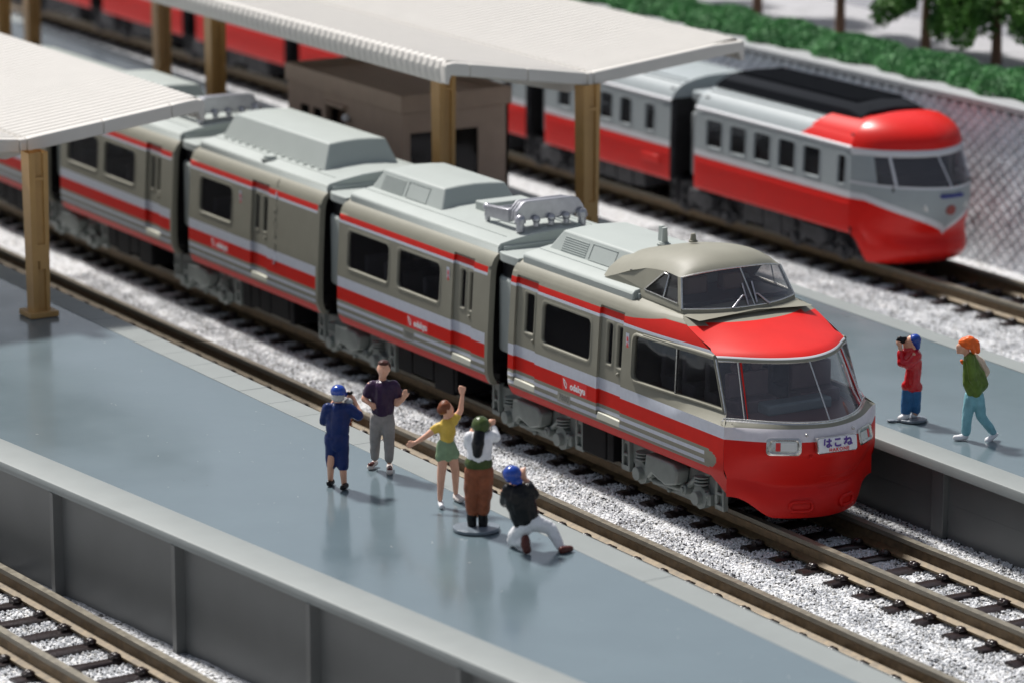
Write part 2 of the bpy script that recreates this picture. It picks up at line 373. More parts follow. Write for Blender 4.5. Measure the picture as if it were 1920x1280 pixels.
# ------------------------------------------------------------------ near platform
def sgn(v): return 1 if v >= 0 else -1
def near_platform():
    root = thing('station_platform', 'near grey platform with light coping where the five photographers stand', 'platform', (-3, -8, 0), 'platforms')
    zt = 1.6
    ni = lambda x: -10.64 + .110 * (x + 5.52) + .0                      # near inner edge
    no = lambda x: ni(x) - .66
    fo = lambda x: -5.76; fi = lambda x: -6.26
    X0, X1 = -40, 16
    b = MB()
    xs = np.linspace(X0, X1, 57)
    P = [[(x, ni(x) + .004, zt - .008), (x, (ni(x) + fi(x)) / 2, zt - .008), (x, fi(x) - .004, zt - .008)] for x in xs]
    b.grid(P); b.grid([[(x, ni(x) + .004, zt - .008), (x, ni(x) + .012, zt - .1)] for x in xs]); b.grid([[(x, fi(x) - .004, zt - .008), (x, fi(x) - .012, zt - .1)] for x in xs])
    b.build('deck', deckm, root, smooth=30)
    # far coping: separate slabs
    x = -15.4
    while x < -4.0:
        b = MB(); e = .0035
        b.box(x + e, x + .98 - e, fi(x), fo(x), zt - .16, zt + rnd.uniform(-.0015, .0015))
        b.build('coping_slab', copem, root, bevel=.005); x += .98
    for a, c in ((X0, -15.405), (x + .002, 4.6), (4.604, X1)):
        b = MB(); b.box(a, c, fi(0), fo(0), zt - .16, zt); b.build('coping', copem, root, bevel=.010)
    # near coping, long strip with a stepped lip
    b = MB(); P = []
    for x in xs:
        a = no(x); c = ni(x)
        P.append([(x, c, zt - .1), (x, c, zt - .002), (x, c - .012, zt), (x, a + .03, zt), (x, a + .008, zt - .01), (x, a, zt - .03), (x, a, zt - .085), (x, a + .04, zt - .09), (x, a + .045, zt - .17), (x, a + .12, zt - .175), (x, c, zt - .18)])
    b.grid(P); b.build('coping', copem, root, smooth=35)
    # walls
    for (yf, s, nm, thick) in ((lambda x: no(x) + .17, -1, 'n', .05), (lambda x: fo(x) - .14, 1, 'f', .05)):
        b = MB(); P = [[(x, yf(x) - s * .0, -.25), (x, yf(x), zt - .17)] for x in xs]
        b.grid(P); b.build('wall', wallm, root)
        x = -4.03 - 3.39 * 6
        while x < 15:
            b = MB(); y = yf(x)
            b.add([(x - .20, y + s * .002, q) if k == 0 else ((x - .12, y + s * .15, q) if k == 1 else ((x, y + s * .15, q) if k == 2 else (x, y - s * .02, q))) for q in (-.25, zt - .172) for k in range(4)],
                  [(0, 1, 5, 4), (1, 2, 6, 5), (2, 3, 7, 6), (4, 5, 6, 7)])
            b.build('pilaster', wallm, root); x += 3.39
    return root
near_platform()

def far_platform():
    root = thing('station_platform', 'far grey platform beyond the trains where two figures stand', 'platform', (-14, 4.3, 0), 'platforms')
    zt = 1.28; X0, X1 = -62, 14
    yo = 1.62; yi = 2.16
    fo = lambda x: 6.78 - .030 * (x + 3.6); fi = lambda x: fo(x) - .46
    xs = np.linspace(X0, X1, 39)
    b = MB(); b.grid([[(x, yi + .004, zt - .008), (x, 4.3, zt - .008), (x, fi(x) - .004, zt - .008)] for x in xs])
    b.grid([[(x, yi + .004, zt - .008), (x, yi + .012, zt - .1)] for x in xs]); b.grid([[(x, fi(x) - .004, zt - .008), (x, fi(x) - .012, zt - .1)] for x in xs])
    b.build('deck', deckm, root, smooth=30)
    b = MB(); P = []
    for x in xs:
        P.append([(x, yi, zt - .1), (x, yi, zt - .002), (x, yi - .012, zt), (x, yo + .04, zt), (x, yo + .01, zt - .012), (x, yo, zt - .035), (x, yo, zt - .17), (x, yo + .03, zt - .18), (x, yi + .2, zt - .18)])
    b.grid(P); b.build('coping', copem, root, smooth=35)
    b = MB(); P = []
    for x in xs:
        a = fo(x); c = fi(x); P.append([(x, c, zt - .1), (x, c, zt), (x, a - .03, zt), (x, a, zt - .03), (x, a, zt - .17), (x, a - .3, zt - .18)])
    b.grid(P); b.build('coping', copem, root, smooth=35)
    for (yf, s) in ((lambda x: yo + .34, -1), (lambda x: fo(x) - .2, 1)):
        b = MB(); b.grid([[(x, yf(x), -.25), (x, yf(x), zt - .17)] for x in xs]); b.build('wall', wallm, root)
        if s < 0:   # faint embossed courses on the wall facing the train
            for z in (.5, .95):
                b = MB(); b.box(-20, X1, yf(0) - .0025, yf(0) + .01, z, z + .008); b.build('wall_rib', wallm, root)
    x = .62 - 3.37 * 6
    while x < 13:
        b = MB(); y = yo + .34
        b.box(x - .30, x, y - .10, y + .01, -.25, zt - .175); b.build('pilaster', wallm, root, bevel=.01); x += 3.37
    return root
far_platform()

# ------------------------------------------------------------------ canopies, posts, hut
def canopy(label, x_end, x_far, yn, yv, yf, zn, zv, zf, sp, th, seams, ribw):
    root = thing('platform_canopy', label, 'canopy', ((x_end + x_far) / 2, yv, 0), 'platform canopies')
    # corrugated top: ribs run across, one rib per sp along x; only near length is fine
    def ztop(y): return zv + (zn - zv) * (yv - y) / (yv - yn) if y < yv else zv + (zf - zv) * (y - yv) / (yf - yv)
    xs = []; zo = []
    x = x_end - .16
    while x > x_far:
        for q, h in ((0, 0), (.30, 0), (.42, ribw), (.88, ribw)): xs.append(x - q * sp); zo.append(h)
        x -= sp
    prof = []
    def section(k):
        h = zo[k]; out = []
        out.append((yn + .0, ztop(yn) - .42)); out.append((yn - .02 - h, ztop(yn) - .30)); out.append((yn - .02 - h, ztop(yn) - .14)); out.append((yn + .02, ztop(yn) - .03 + h))
        out.append((yn + .10, ztop(yn) + .005 + h))
        for t in (.25, .5, .75): y = yn + .1 + (yv - .06 - yn - .1) * t; out.append((y, ztop(y) + h))
        out.append((yv - .07, ztop(yv) + .012 + h)); out.append((yv - .04, ztop(yv) - .04)); out.append((yv + .04, ztop(yv) - .04)); out.append((yv + .07, ztop(yv) + .012 + h))
        for t in (.25, .5, .75): y = yv + .07 + (yf - .17 - yv) * t; out.append((y, ztop(y) + h))
        out.append((yf - .10, ztop(yf) + .005 + h)); out.append((yf - .02, ztop(yf) - .03 + h)); out.append((yf + .02 + h, ztop(yf) - .14)); out.append((yf + .02 + h, ztop(yf) - .30)); out.append((yf, ztop(yf) - .42))
        return out
    b = MB(); P = [[(xs[k], p[0], p[1]) for p in section(k)] for k in range(len(xs))]
    b.grid(P, 0); b.build('roof_sheet', canm, root, smooth=25)
    # underside
    b = MB(); b.add([(x, y, ztop(y) - th) for x in (x_end - .16, x_far) for y in (yn, yv, yf)], [(0, 1, 4, 3), (1, 2, 5, 4)]); b.build('soffit', canm, root)
    # end fascia in pieces with fine joints
    cuts = [yn] + seams + [yf]
    def fas(y0, y1):
        n = 5; m = MB(); vs = []
        ys = [y0 + .006 + (y1 - y0 - .012) * i / n for i in range(n + 1)]
        for xx in (x_end - .16, x_end):
            for y in ys:
                z = ztop(y) + (.0 if xx == x_end else .012)
                e = 0
                if y < yn + .14: e = -.05 * (1 - (y - yn) / .14)
                if y > yf - .14: e = -.05 * (1 - (yf - y) / .14)
                vs.append((xx, y, z + e)); vs.append((xx, y, ztop(y) - th - .03))
        k = (n + 1) * 2; fs = []
        for i in range(n):
            a = 2 * i; fs += [(k + a, k + a + 1, k + a + 3, k + a + 2), (a, a + 2, a + 3, a + 1), (a, k + a, k + a + 2, a + 2), (a + 1, a + 3, k + a + 3, k + a + 1)]
        fs += [(0, 1, k + 1, k), (2 * n, k + 2 * n, k + 2 * n + 1, 2 * n + 1)]
        m.add(vs, fs); m.build('end_fascia', canm, root, bevel=.02)
    for a, c in zip(cuts[:-1], cuts[1:]): fas(a, c)
    # gutter hooks at the eave ends
    for y, s in ((yn, -1), (yf, 1)):
        m = MB(); zz = ztop(y)
        m.prism([(y - s * .02, zz - .02), (y + s * .03, zz - .08), (y + s * .035, zz - .40), (y - s * .04, zz - .42), (y - s * .05, zz - .36), (y - s * .10, zz - th - .03)], x_end - .2, x_end + .002, 0)
        m.build('gutter_end', canm, root, bevel=.012)
    # little valley outlet
    m = MB(); m.box(x_end - .02, x_end + .015, yv - .055, yv + .055, zv - th - .05, zv - .05); m.build('valley_outlet', canm, root, bevel=.01)
    # cross beam seen below the sheet
    for xb in (x_end - .9, x_end - 6.5, x_end - 12.5):
        m = MB(); m.prism([(yv - 1.8, ztop(yv - 1.8) - th - .02), (yv, zv - th - .02), (yv + 1.8, ztop(yv + 1.8) - th - .02), (yv + 1.8, ztop(yv + 1.8) - th - .12), (yv, zv - th - .28), (yv - 1.8, ztop(yv - 1.8) - th - .12)], xb - .08, xb + .08, 0)
        m.build('cross_beam', canm, root, bevel=.01)
    return root
canopy('ivory ribbed butterfly canopy over the near platform at the left edge', -14.75, -36, -10.3, -6.86, -3.33, 5.02, 4.68, 5.12, .24, .21, [-9.0, -6.93, -6.79, -5.3, -3.95], .020)
canopy('large ivory butterfly canopy over the far platform above the brown hut', -13.85, -52, 1.25, 4.38, 7.88, 5.52, 5.06, 5.44, .24, .21, [1.75, 3.0, 4.32, 4.46], .022)

def post(label, x, y, z0, z1, gr):
    root = thing('canopy_post', label, 'post', (x, y, z0), gr)
    b = MB()
    hx, hy = .16, .17
    def ring(z, s): return [(x - hx * s, y - hy * s), (x + hx * s, y - hy * s), (x + hx * s, y - .06), (x + hx * s - .05, y - .06), (x + hx * s - .05, y + .09), (x + hx * s, y + .09), (x + hx * s, y + hy * s), (x - hx * s, y + hy * s), (x - hx * s, y + .05), (x - hx * s + .04, y + .05), (x - hx * s + .04, y - .05), (x - hx * s, y - .05)]
    rows = []
    for t in (0, .25, .5, .75, 1): rows.append([(px, py, z0 + .09 + (z1 - z0 - .09) * t) for px, py in ring(0, .92 + .16 * t)])
    b.grid(rows, 0, closed=True); b.build('shaft', postm, root, smooth=30)
    b = MB(); b.box(x - .27, x + .27, y - .27, y + .27, z0, z0 + .10); b.build('base_plate', postm, root, bevel=.012)
    b = MB(); b.box(x + hx * .9 - .06, x + hx * .95 + .005, y - .07, y + .10, z0 + 1.0, z0 + 1.3); b.box(x + hx * .9 - .06, x + hx * .95 + .012, y - .02, y + .10, z0 + .85, z0 + 1.02)
    b.build('cross_web', postm, root, bevel=.008)
    b = MB(); b.box(x + hx * .9 - .06, x + hx * .97 + .012, y - .07, y + .10, z1 - .5, z1 - .44); b.build('cross_web', postm, root, bevel=.008)
    return root
post('ochre brown post with square base plate under the near canopy', -14.28, -6.86, 1.6, 4.55, 'canopy posts')
post('brown post in front of the hut at the eave of the far canopy', -16.1, 2.45, 1.28, 5.1, 'canopy posts')
post('rightmost brown post standing clear of the hut beneath the far canopy valley', -13.95, 4.38, 1.28, 4.85, 'canopy posts')
def yp(px, py, yv):                       # where the sight line of a pixel meets a plane of constant y (survey helper)
    Fv = Vector((-0.83599736, 0.49722781, -0.23210541)); Rv = Vector((0.51118803, 0.85946891, 0)); Uv = Vector((-0.19948, 0.11865, 0.97269))
    d = Fv + Rv * (px - 960) / 6808.7 - Uv * (py - 640) / 6808.7
    return CAMP + d * ((yv - CAMP.y) / d.y)
post('brown post left of the hut at the near eave of the far canopy', yp(403, 60, 2.45).x, 2.45, 1.28, 5.1, 'canopy posts')
post('pale lit ochre post between the far red coaches', yp(303, 60, 4.38).x, 4.38, 1.28, 4.85, 'canopy posts')
post('blurred ochre post near the top left corner', yp(60, 30, 4.38).x, 4.38, 1.28, 4.85, 'canopy posts')
post('brown post cut by the left picture edge at the top corner', yp(4, 30, 2.45).x, 2.45, 1.28, 5.1, 'canopy posts')

hutglass = glass_mat('dark tinted hut glass', (0.25, 0.22, 0.24), 0.1, 0.0, 1.3)
def hut():
    root = thing('waiting_room', 'brown plastic waiting hut with a flat parapet roof under the far canopy', 'hut', (-20.9, 4.1, 1.28))
    x0, x1, y0, y1, zb, zr = -23.5, -18.45, 2.82, 5.38, 1.28, 4.08
    t = .06
    b = MB()   # walls slightly inside the parapet
    # near face with openings: windows at left, a door recess, end face with two windows
    def wallx(y, xa, xb, holes, dirn):
        xs = sorted(set([xa, xb] + [h[0] for h in holes] + [h[1] for h in holes])); zs = sorted(set([zb, zr - .36] + [h[2] for h in holes] + [h[3] for h in holes]))
        for i in range(len(xs) - 1):
            for k in range(len(zs) - 1):
                cx, cz = (xs[i] + xs[i + 1]) / 2, (zs[k] + zs[k + 1]) / 2
                if any(h[0] < cx < h[1] and h[2] < cz < h[3] for h in holes): continue
                if dirn == 'x': b.box(xs[i], xs[i + 1], y, y + t, zs[k], zs[k + 1])
                else: b.box(y - t, y, xs[i], xs[i + 1], zs[k], zs[k + 1])
    H1 = [(-22.9, -22.5, 2.3, 3.3), (-22.35, -21.95, 2.3, 3.3), (-21.6, -20.9, 1.3, 3.45)]
    wallx(y0 + .05, x0 + .05, x1 - .05, H1, 'x')
    H2 = [(3.05, 3.72, 2.0, 3.3), (4.05, 4.62, 2.0, 3.3)]
    wallx(x1 - .05, y0 + .05 + t, y1 - .05, H2, 'y')
    b.box(x0 + .05, x1 - .05, y1 - .05 - t, y1 - .05, zb, zr - .36); b.box(x0 + .05, x0 + .05 + t, y0 + .05 + t, y1 - .05 - t, zb, zr - .36)
    b.build('wall', bldm, root)
    b = MB(); b.box(x0 + .2, x1 - .4, y0 + .35, y1 - .2, zb + .01, zr - .4); b.build('interior', bldin, root)
    b = MB()
    for (a, c, d, e) in ((x0, x1, y0, y0 + .07), (x0, x1, y1 - .07, y1), (x0, x0 + .07, y0 + .07, y1 - .07), (x1 - .07, x1, y0 + .07, y1 - .07)): b.box(a, c, d, e, zr - .36, zr)
    b.build('parapet', bldm, root, bevel=.01)
    for h in H1[:2] + H2:
        m = MB()
        if h in H1: xx = y0 + .09; m.add([(h[0], xx, h[2]), (h[1], xx, h[2]), (h[1], xx, h[3]), (h[0], xx, h[3])], [(0, 1, 2, 3)])
        else: xx = x1 - .09; m.add([(xx, h[0], h[2]), (xx, h[1], h[2]), (xx, h[1], h[3]), (xx, h[0], h[3])], [(0, 1, 2, 3)])
        m.build('window_pane', hutglass, root, solid=.01)
    m = MB(); m.box(-21.55, -20.95, y0 + .22, y0 + .27, 1.3, 3.4); m.build('door', mat('hut door brown', (0.12, 0.075, 0.05), .5), root, bevel=.01)
    m = MB(); m.box(-21.68, -21.6, y0 - .05, y0 + .1, 1.3, 3.5); m.box(-21.68, -20.82, y0 - .05, y0 + .1, 3.46, 3.54); m.build('door_frame', bldm, root, bevel=.01)
    n = 24; src = None
    for i in range(n):
        xa = x0 + .08 + (x1 - x0 - .16) * i / n; xb = x0 + .08 + (x1 - x0 - .16) * (i + 1) / n
        if src is None:
            m = MB(); m.box(xa + .008, xb - .008, y0 + .08, y1 - .08, zr - .2, zr - .14); o = m.build('roof_plank', bldm, root); src = (o, xa)
        else:
            o = bpy.data.objects.new('roof_plank', src[0].data); col.objects.link(o); o.parent = root; o.location = (xa - src[1], 0, 0)
    m = MB(); m.box(x0 + .08, x1 - .08, y0 + .08, y1 - .08, zr - .25, zr - .203); m.build('roof_base', bldin, root)
    m = MB(); m.ball((-20.75, y0 - .02, 3.3), .09); m.build('wall_ball', mat('pale wall ball', (.7, .7, .72), .3), root, smooth=60)  # small pale ball for the pale spot on the near wall
hut()

# ------------------------------------------------------------------ retaining wall, hedge, trees, houses
def retaining_wall():
    root = thing('retaining_wall', 'grey retaining wall of diamond shaped concrete blocks behind the far train', 'wall', (-20, 15.3, 0))
    b = MB(); b.box(-75, 6, 15.10, 15.7, -.5, 3.28); b.build('backing', stoned, root)
    b = MB(); b.box(-75, 6, 14.92, 15.72, 3.28, 3.42); b.build('cap', capm, root, bevel=.02)
    # block: a small pyramid-fronted diamond
    s = .165
    def block(cx, cz, mb, j=0.0):
        p = .045 + j
        vs = [(cx - s, 15.10, cz), (cx, 15.10, cz - s * .82), (cx + s, 15.10, cz), (cx, 15.10, cz + s * .82)]
        q = .62
        vs += [(cx + (v[0] - cx) * .90, 15.10 - p, cz + (v[2] - cz) * .90) for v in vs[:4]]
        vs += [(cx + (v[0] - cx) * q, 15.10 - p - .03, cz + (v[2] - cz) * q) for v in vs[:4]]
        fs = []
        for k in range(4):
            a, c = k, (k + 1) % 4; fs += [(a, c, 4 + c, 4 + a), (4 + a, 4 + c, 8 + c, 8 + a)]
        fs.append((8, 9, 10, 11)); mb.add(vs, fs)
    cells = []
    x = -8.0; i = 0
    while x > -60:
        k = 0; z = -.1 + (s * .86 if i % 2 else 0)
        while z < 3.2: cells.append((x, z)); z += s * .86 * 2
        x -= s * 1.04; i += 1
    cells.sort(key=lambda c: -c[0])
    m = MB(); block(0, 0, m); src = m.build('block', stonem, None, local=True)
    for (cx, cz) in cells[:300]:
        o = bpy.data.objects.new('block', src.data); col.objects.link(o); o.parent = root; o.location = (cx - root.location.x, -root.location.y + rnd.uniform(-.012, .012), cz)
    bpy.data.objects.remove(src)
    m = MB()
    for (cx, cz) in cells[300:]: block(cx, cz, m, rnd.uniform(-.01, .01))
    o = m.build('far_blocks', stonem, root, merge=False); o['kind'] = 'stuff'
retaining_wall()

def flakes(n, fn, size, rs):
    """n small leaf-sized triangles placed by fn(random)->(point)"""
    r = np.random.RandomState(rs); V = np.zeros((n * 3, 3)); 
    C = fn(r, n); a = r.normal(size=(n, 3)); a /= np.linalg.norm(a, axis=1)[:, None]; c = r.normal(size=(n, 3)); c -= (c * a).sum(1)[:, None] * a; c /= np.linalg.norm(c, axis=1)[:, None]
    sz = (size * (.6 + .8 * r.rand(n)))[:, None]
    V[0::3] = C + a * sz; V[1::3] = C - a * sz * .6 + c * sz * .7; V[2::3] = C - a * sz * .6 - c * sz * .7
    return V
def flake_obj(name, V, m, parent=None):
    me = bpy.data.meshes.new(name); n = len(V) // 3
    me.vertices.add(len(V)); me.vertices.foreach_set('co', V.astype(np.float32).ravel())
    me.loops.add(n * 3); me.loops.foreach_set('vertex_index', np.arange(n * 3, dtype=np.int32))
    me.polygons.add(n); me.polygons.foreach_set('loop_start', np.arange(0, n * 3, 3, dtype=np.int32))
    me.update(); me.materials.append(m)
    o = bpy.data.objects.new(name, me); col.objects.link(o)
    if parent: o.parent = parent
    return o
def hedge():
    root = thing('hedge', 'long low dark green hedge on top of the retaining wall', 'hedge', (-22, 16.6, 3.4))
    def f(r, n):
        x = r.uniform(-24, 16, n); u = r.uniform(0, math.pi, n); rad = (.62 + .10 * np.sin(x * 2.3) + .08 * np.sin(x * 5.1 + 1) + .08 * r.rand(n))
        return np.stack([x, np.cos(u) * rad * 1.15 - .40, .0 + np.sin(u) * rad * .60], 1)
    flake_obj('foliage', flakes(90000, f, .042, 3), hedgem, root)
    m = MB(); P = []
    for i in range(80):
        x = -46 + i * .5; P.append([(x, 16.2 + .6 * math.cos(a), 3.38 + .32 * math.sin(a)) for a in np.linspace(0, math.pi, 9)])
    m.grid(P); m.build('core', hedgem, root, smooth=60)
hedge()
b = MB(); b.box(-90, 20, 15.72, 60, 2.9, 3.38); structure(b.build('terrace_ground', mat('grey terrace', (.36, .36, .38), .8, noise=.1, nscale=2)))
def tree(label, x, y, h, cr, cz, seed, lean=0):
    root = thing('tree', label, 'tree', (x, y, 3.38), 'model trees behind the hedge')
    m = MB(); m.tube([(x, y, 3.3), (x + lean * .3, y, 3.3 + h * .35), (x + lean, y + .05, 3.3 + h * .75), (x + lean * 1.2, y, 3.3 + h)], [.13, .10, .07, .02], 8)
    r_ = random.Random(seed)
    for k in range(7):
        a = k * 2.4; z0 = 3.3 + h * (.45 + .07 * k); L = cr * (.8 - .07 * k)
        m.tube([(x + lean * .6, y, z0), (x + lean * .6 + L * .5 * math.cos(a), y + L * .5 * math.sin(a), z0 + .25), (x + lean * .6 + L * math.cos(a), y + L * math.sin(a), z0 + .45)], [.05, .035, .012], 6)
    m.build('trunk', barkm, root, smooth=50)
    cl = []
    for k in range(26):
        a = r_.uniform(0, 6.28); q = r_.random() ** .5; zz = r_.uniform(-.8, 1)
        cl.append((q * cr * math.cos(a) * (1 - .35 * abs(zz)), q * cr * math.sin(a) * (1 - .35 * abs(zz)), cz + zz * cr * .75, cr * r_.uniform(.22, .38)))
    cl = np.array(cl)
    def f(r, n):
        k = r.randint(0, len(cl), n); d = r.normal(size=(n, 3)); d /= np.linalg.norm(d, axis=1)[:, None]
        return cl[k, :3] + d * (cl[k, 3] * (.55 + .45 * r.rand(n)))[:, None]
    V = flakes(9000, f, .07, seed); flake_obj('crown', V, leafm, root)
tree('dark green tree with its low crown at the upper right', yp(1735, 100, 18).x, 18.0, 3.0, 1.35, 1.55, 11)
tree('dark green tree at the upper right corner', yp(1868, 110, 18.3).x, 18.3, 3.1, 1.4, 1.6, 12)
tree('tree with a bare red brown trunk beside the house gap', yp(1575, 50, 18).x, 18.0, 3.6, 1.15, 2.9, 13)
tree('thin trunk at the left end of the row of trees', yp(1420, 25, 18.2).x, 18.2, 3.8, 1.1, 3.3, 14)
tree('tree half hidden above the far canopy edge', yp(1280, -10, 18.2).x, 18.2, 3.6, 1.1, 3.0, 15)
def house(label, x0, x1, y0, h, m, wins):
    root = thing('house', label, 'house', ((x0 + x1) / 2, y0 + 2.5, 3.38), 'pale houses behind the trees')
    b = MB(); zs = [3.38, 3.38 + h]
    xs = sorted(set([x0, x1] + [w_[0] for w_ in wins] + [w_[1] for w_ in wins])); zz = sorted(set([3.38, 3.38 + h] + [w_[2] for w_ in wins] + [w_[3] for w_ in wins]))
    for i in range(len(xs) - 1):
        for k in range(len(zz) - 1):
            cx, cz = (xs[i] + xs[i + 1]) / 2, (zz[k] + zz[k + 1]) / 2
            if any(w_[0] < cx < w_[1] and w_[2] < cz < w_[3] for w_ in wins): continue
            b.box(xs[i], xs[i + 1], y0, y0 + .15, zz[k], zz[k + 1])
    b.box(x0, x0 + .15, y0 + .15, y0 + 5, 3.38, 3.38 + h); b.box(x1 - .15, x1, y0 + .15, y0 + 5, 3.38, 3.38 + h); b.box(x0 + .15, x1 - .15, y0 + 4.85, y0 + 5, 3.38, 3.38 + h)
    b.build('wall', m, root)
    b = MB()
    zc = 3.42
    while zc < 3.38 + h - .3:      # clapboard-like siding lines
        b.box(x0 + .02, x1 - .02, y0 - .012, y0 + .0, zc, zc + .03); zc += .42
    if not wins: b.build('siding_line', m, root)
    for w_ in wins:
        f = MB(); f.box(w_[0], w_[1], y0 + .10, y0 + .13, w_[2], w_[3]); f.build('window', mat('dark house glass', (.03, .03, .04), .15), root)
    b = MB(); b.prism([(y0 - .4, 3.38 + h), (y0 + 2.5, 3.38 + h + 1.4), (y0 + 5.4, 3.38 + h), (y0 + 5.4, 3.30 + h), (y0 - .4, 3.30 + h)], x0 - .3, x1 + .3, 0); b.build('roof', tilem, root)
xg = yp(1405, 20, 21).x
house('wide pale house wall behind the trees at right', xg + .5, -8.5, 21, 5.2, housem, [(yp(1893, 115, 21).x, yp(1925, 115, 21).x, 3.75, 4.4)])
house('warm white house wall left of the dark gap', xg - 7.5, xg - .3, 21.5, 5.0, housem2, [])
house('pale house mostly hidden behind the far canopy', xg - 18, xg - 8.2, 21.2, 5.0, housem, [])

# ------------------------------------------------------------------ striped train
BM = [olive, red, white, black, chrome]
def smooth01(t): t = max(0, min(1, t)); return t * t * (3 - 2 * t)
ZY = [(1.02, 1.335), (1.06, 1.37), (1.18, 1.425), (1.23, 1.432), (1.29, 1.438), (1.36, 1.44), (1.42, 1.44), (1.48, 1.44), (1.72, 1.435), (1.91, 1.43), (2.04, 1.425), (2.90, 1.375), (2.95, 1.37), (3.055, 1.355), (3.14, 1.33), (3.21, 1.29), (3.265, 1.235), (3.30, 1.17), (3.30, 1.13)]
def yside(z):
    if z <= ZY[0][0]: return ZY[0][1]
    for (a, b), (c, d) in zip(ZY[:-1], ZY[1:]):
        if a <= z <= c and c > a: return b + (d - b) * (z - a) / (c - a)
    return ZY[-1][1]
def band(z):
    if z < 1.18: return 1
    if z < 1.23: return 0
    if z < 1.29: return 2
    if z < 1.36: return 0
    if z < 1.42: return 2
    if z < 1.48: return 0
    if z < 1.72: return 1
    if z < 1.91: return 2
    if z < 2.90: return 0
    if z < 2.95: return 2
    if z < 3.055: return 1
    return 0

def rrect(x0, x1, z0, z1, r, n=4):
    pts = []
    for (cx, cz, a0) in ((x1 - r, z1 - r, 0), (x0 + r, z1 - r, 90), (x0 + r, z0 + r, 180), (x1 - r, z0 + r, 270)):
        for k in range(n + 1):
            a = R(a0 + 90 * k / n); pts.append((cx + r * math.cos(a), cz + r * math.sin(a)))
    return pts
def on_side(pts, y0, s, off, ysf):     # (x,z) to points on the car side
    return [(x, y0 + s * (ysf(x, z) + off), z) for x, z in pts]
def window(parent, x0, x1, z0, z1, y0, s, ysf, r=.12, fmat=None, depth=.05, pane=True, wname='window'):
    fm = fmat or olive
    b = MB(); n = 4
    A = on_side(rrect(x0 - .03, x1 + .03, z0 - .03, z1 + .03, min(r, .085), n), y0, s, .001, ysf)
    B = on_side(rrect(x0 - .005, x1 + .005, z0 - .005, z1 + .005, r, n), y0, s, .012, ysf)
    C = on_side(rrect(x0 + .018, x1 - .018, z0 + .018, z1 - .018, r * .9, n), y0, s, .002, ysf)
    D = on_side(rrect(x0 + .03, x1 - .03, z0 + .03, z1 - .03, r * .8, n), y0, s, -depth, ysf)
    b.grid([A, B, C, D], 0, closed=True)
    # fill the square corner left by the rounded ring
    Q = [(x0 - .012, z0 - .012), (x1 + .012, z0 - .012), (x1 + .012, z1 + .012), (x0 - .012, z1 + .012)]
    f = b.build(wname, [fm], parent, smooth=50)
    if pane:
        p = MB(); pts = on_side(rrect(x0 + .028, x1 - .028, z0 + .028, z1 - .028, r * .8, n), y0, s, -depth * .55, ysf)
        p.add(pts, [tuple(range(len(pts)))]); o = p.build('pane', glass, f)
    return f

def side_shell(x0, x1, y0, s, holes, ysf, zlev, bandf, warp=None, extra_x=(), zbot=None, zw=None):
    """side skin with rectangular openings"""
    xs = [x0, x1] + list(extra_x)
    for h in holes: xs += [h[0], h[1]]
    n = max(2, int((x1 - x0) / .35)); xs += [x0 + (x1 - x0) * i / n for i in range(n + 1)]
    xs = sorted(xs); q = [xs[0]]
    for x in xs[1:]:
        if x - q[-1] > .004: q.append(x)
    xs = q
    zs = sorted(set([round(z, 4) for z in zlev] + [round(v, 4) for h in holes for v in h[2:4]]))
    b = MB(); P = []
    for z in zs:
        row = []
        for x in xs:
            zz = z
            if zbot and z == zs[0]: zz = zbot(x)
            ze = z
            if zw and z > 2.5: zz = zw(x, z, zz); ze = zz
            xx = warp(x, ze) if warp else x
            row.append((xx, y0 + s * ysf(xx, ze), zz))
        P.append(row)
    def mf(i, j):
        cx = (xs[j] + xs[j + 1]) / 2; cz = (zs[i] + zs[i + 1]) / 2
        for h in holes:
            if h[0] < cx < h[1] and h[2] < cz < h[3]: return None
        return bandf(cx, cz)
    b.grid(P, mf); return b

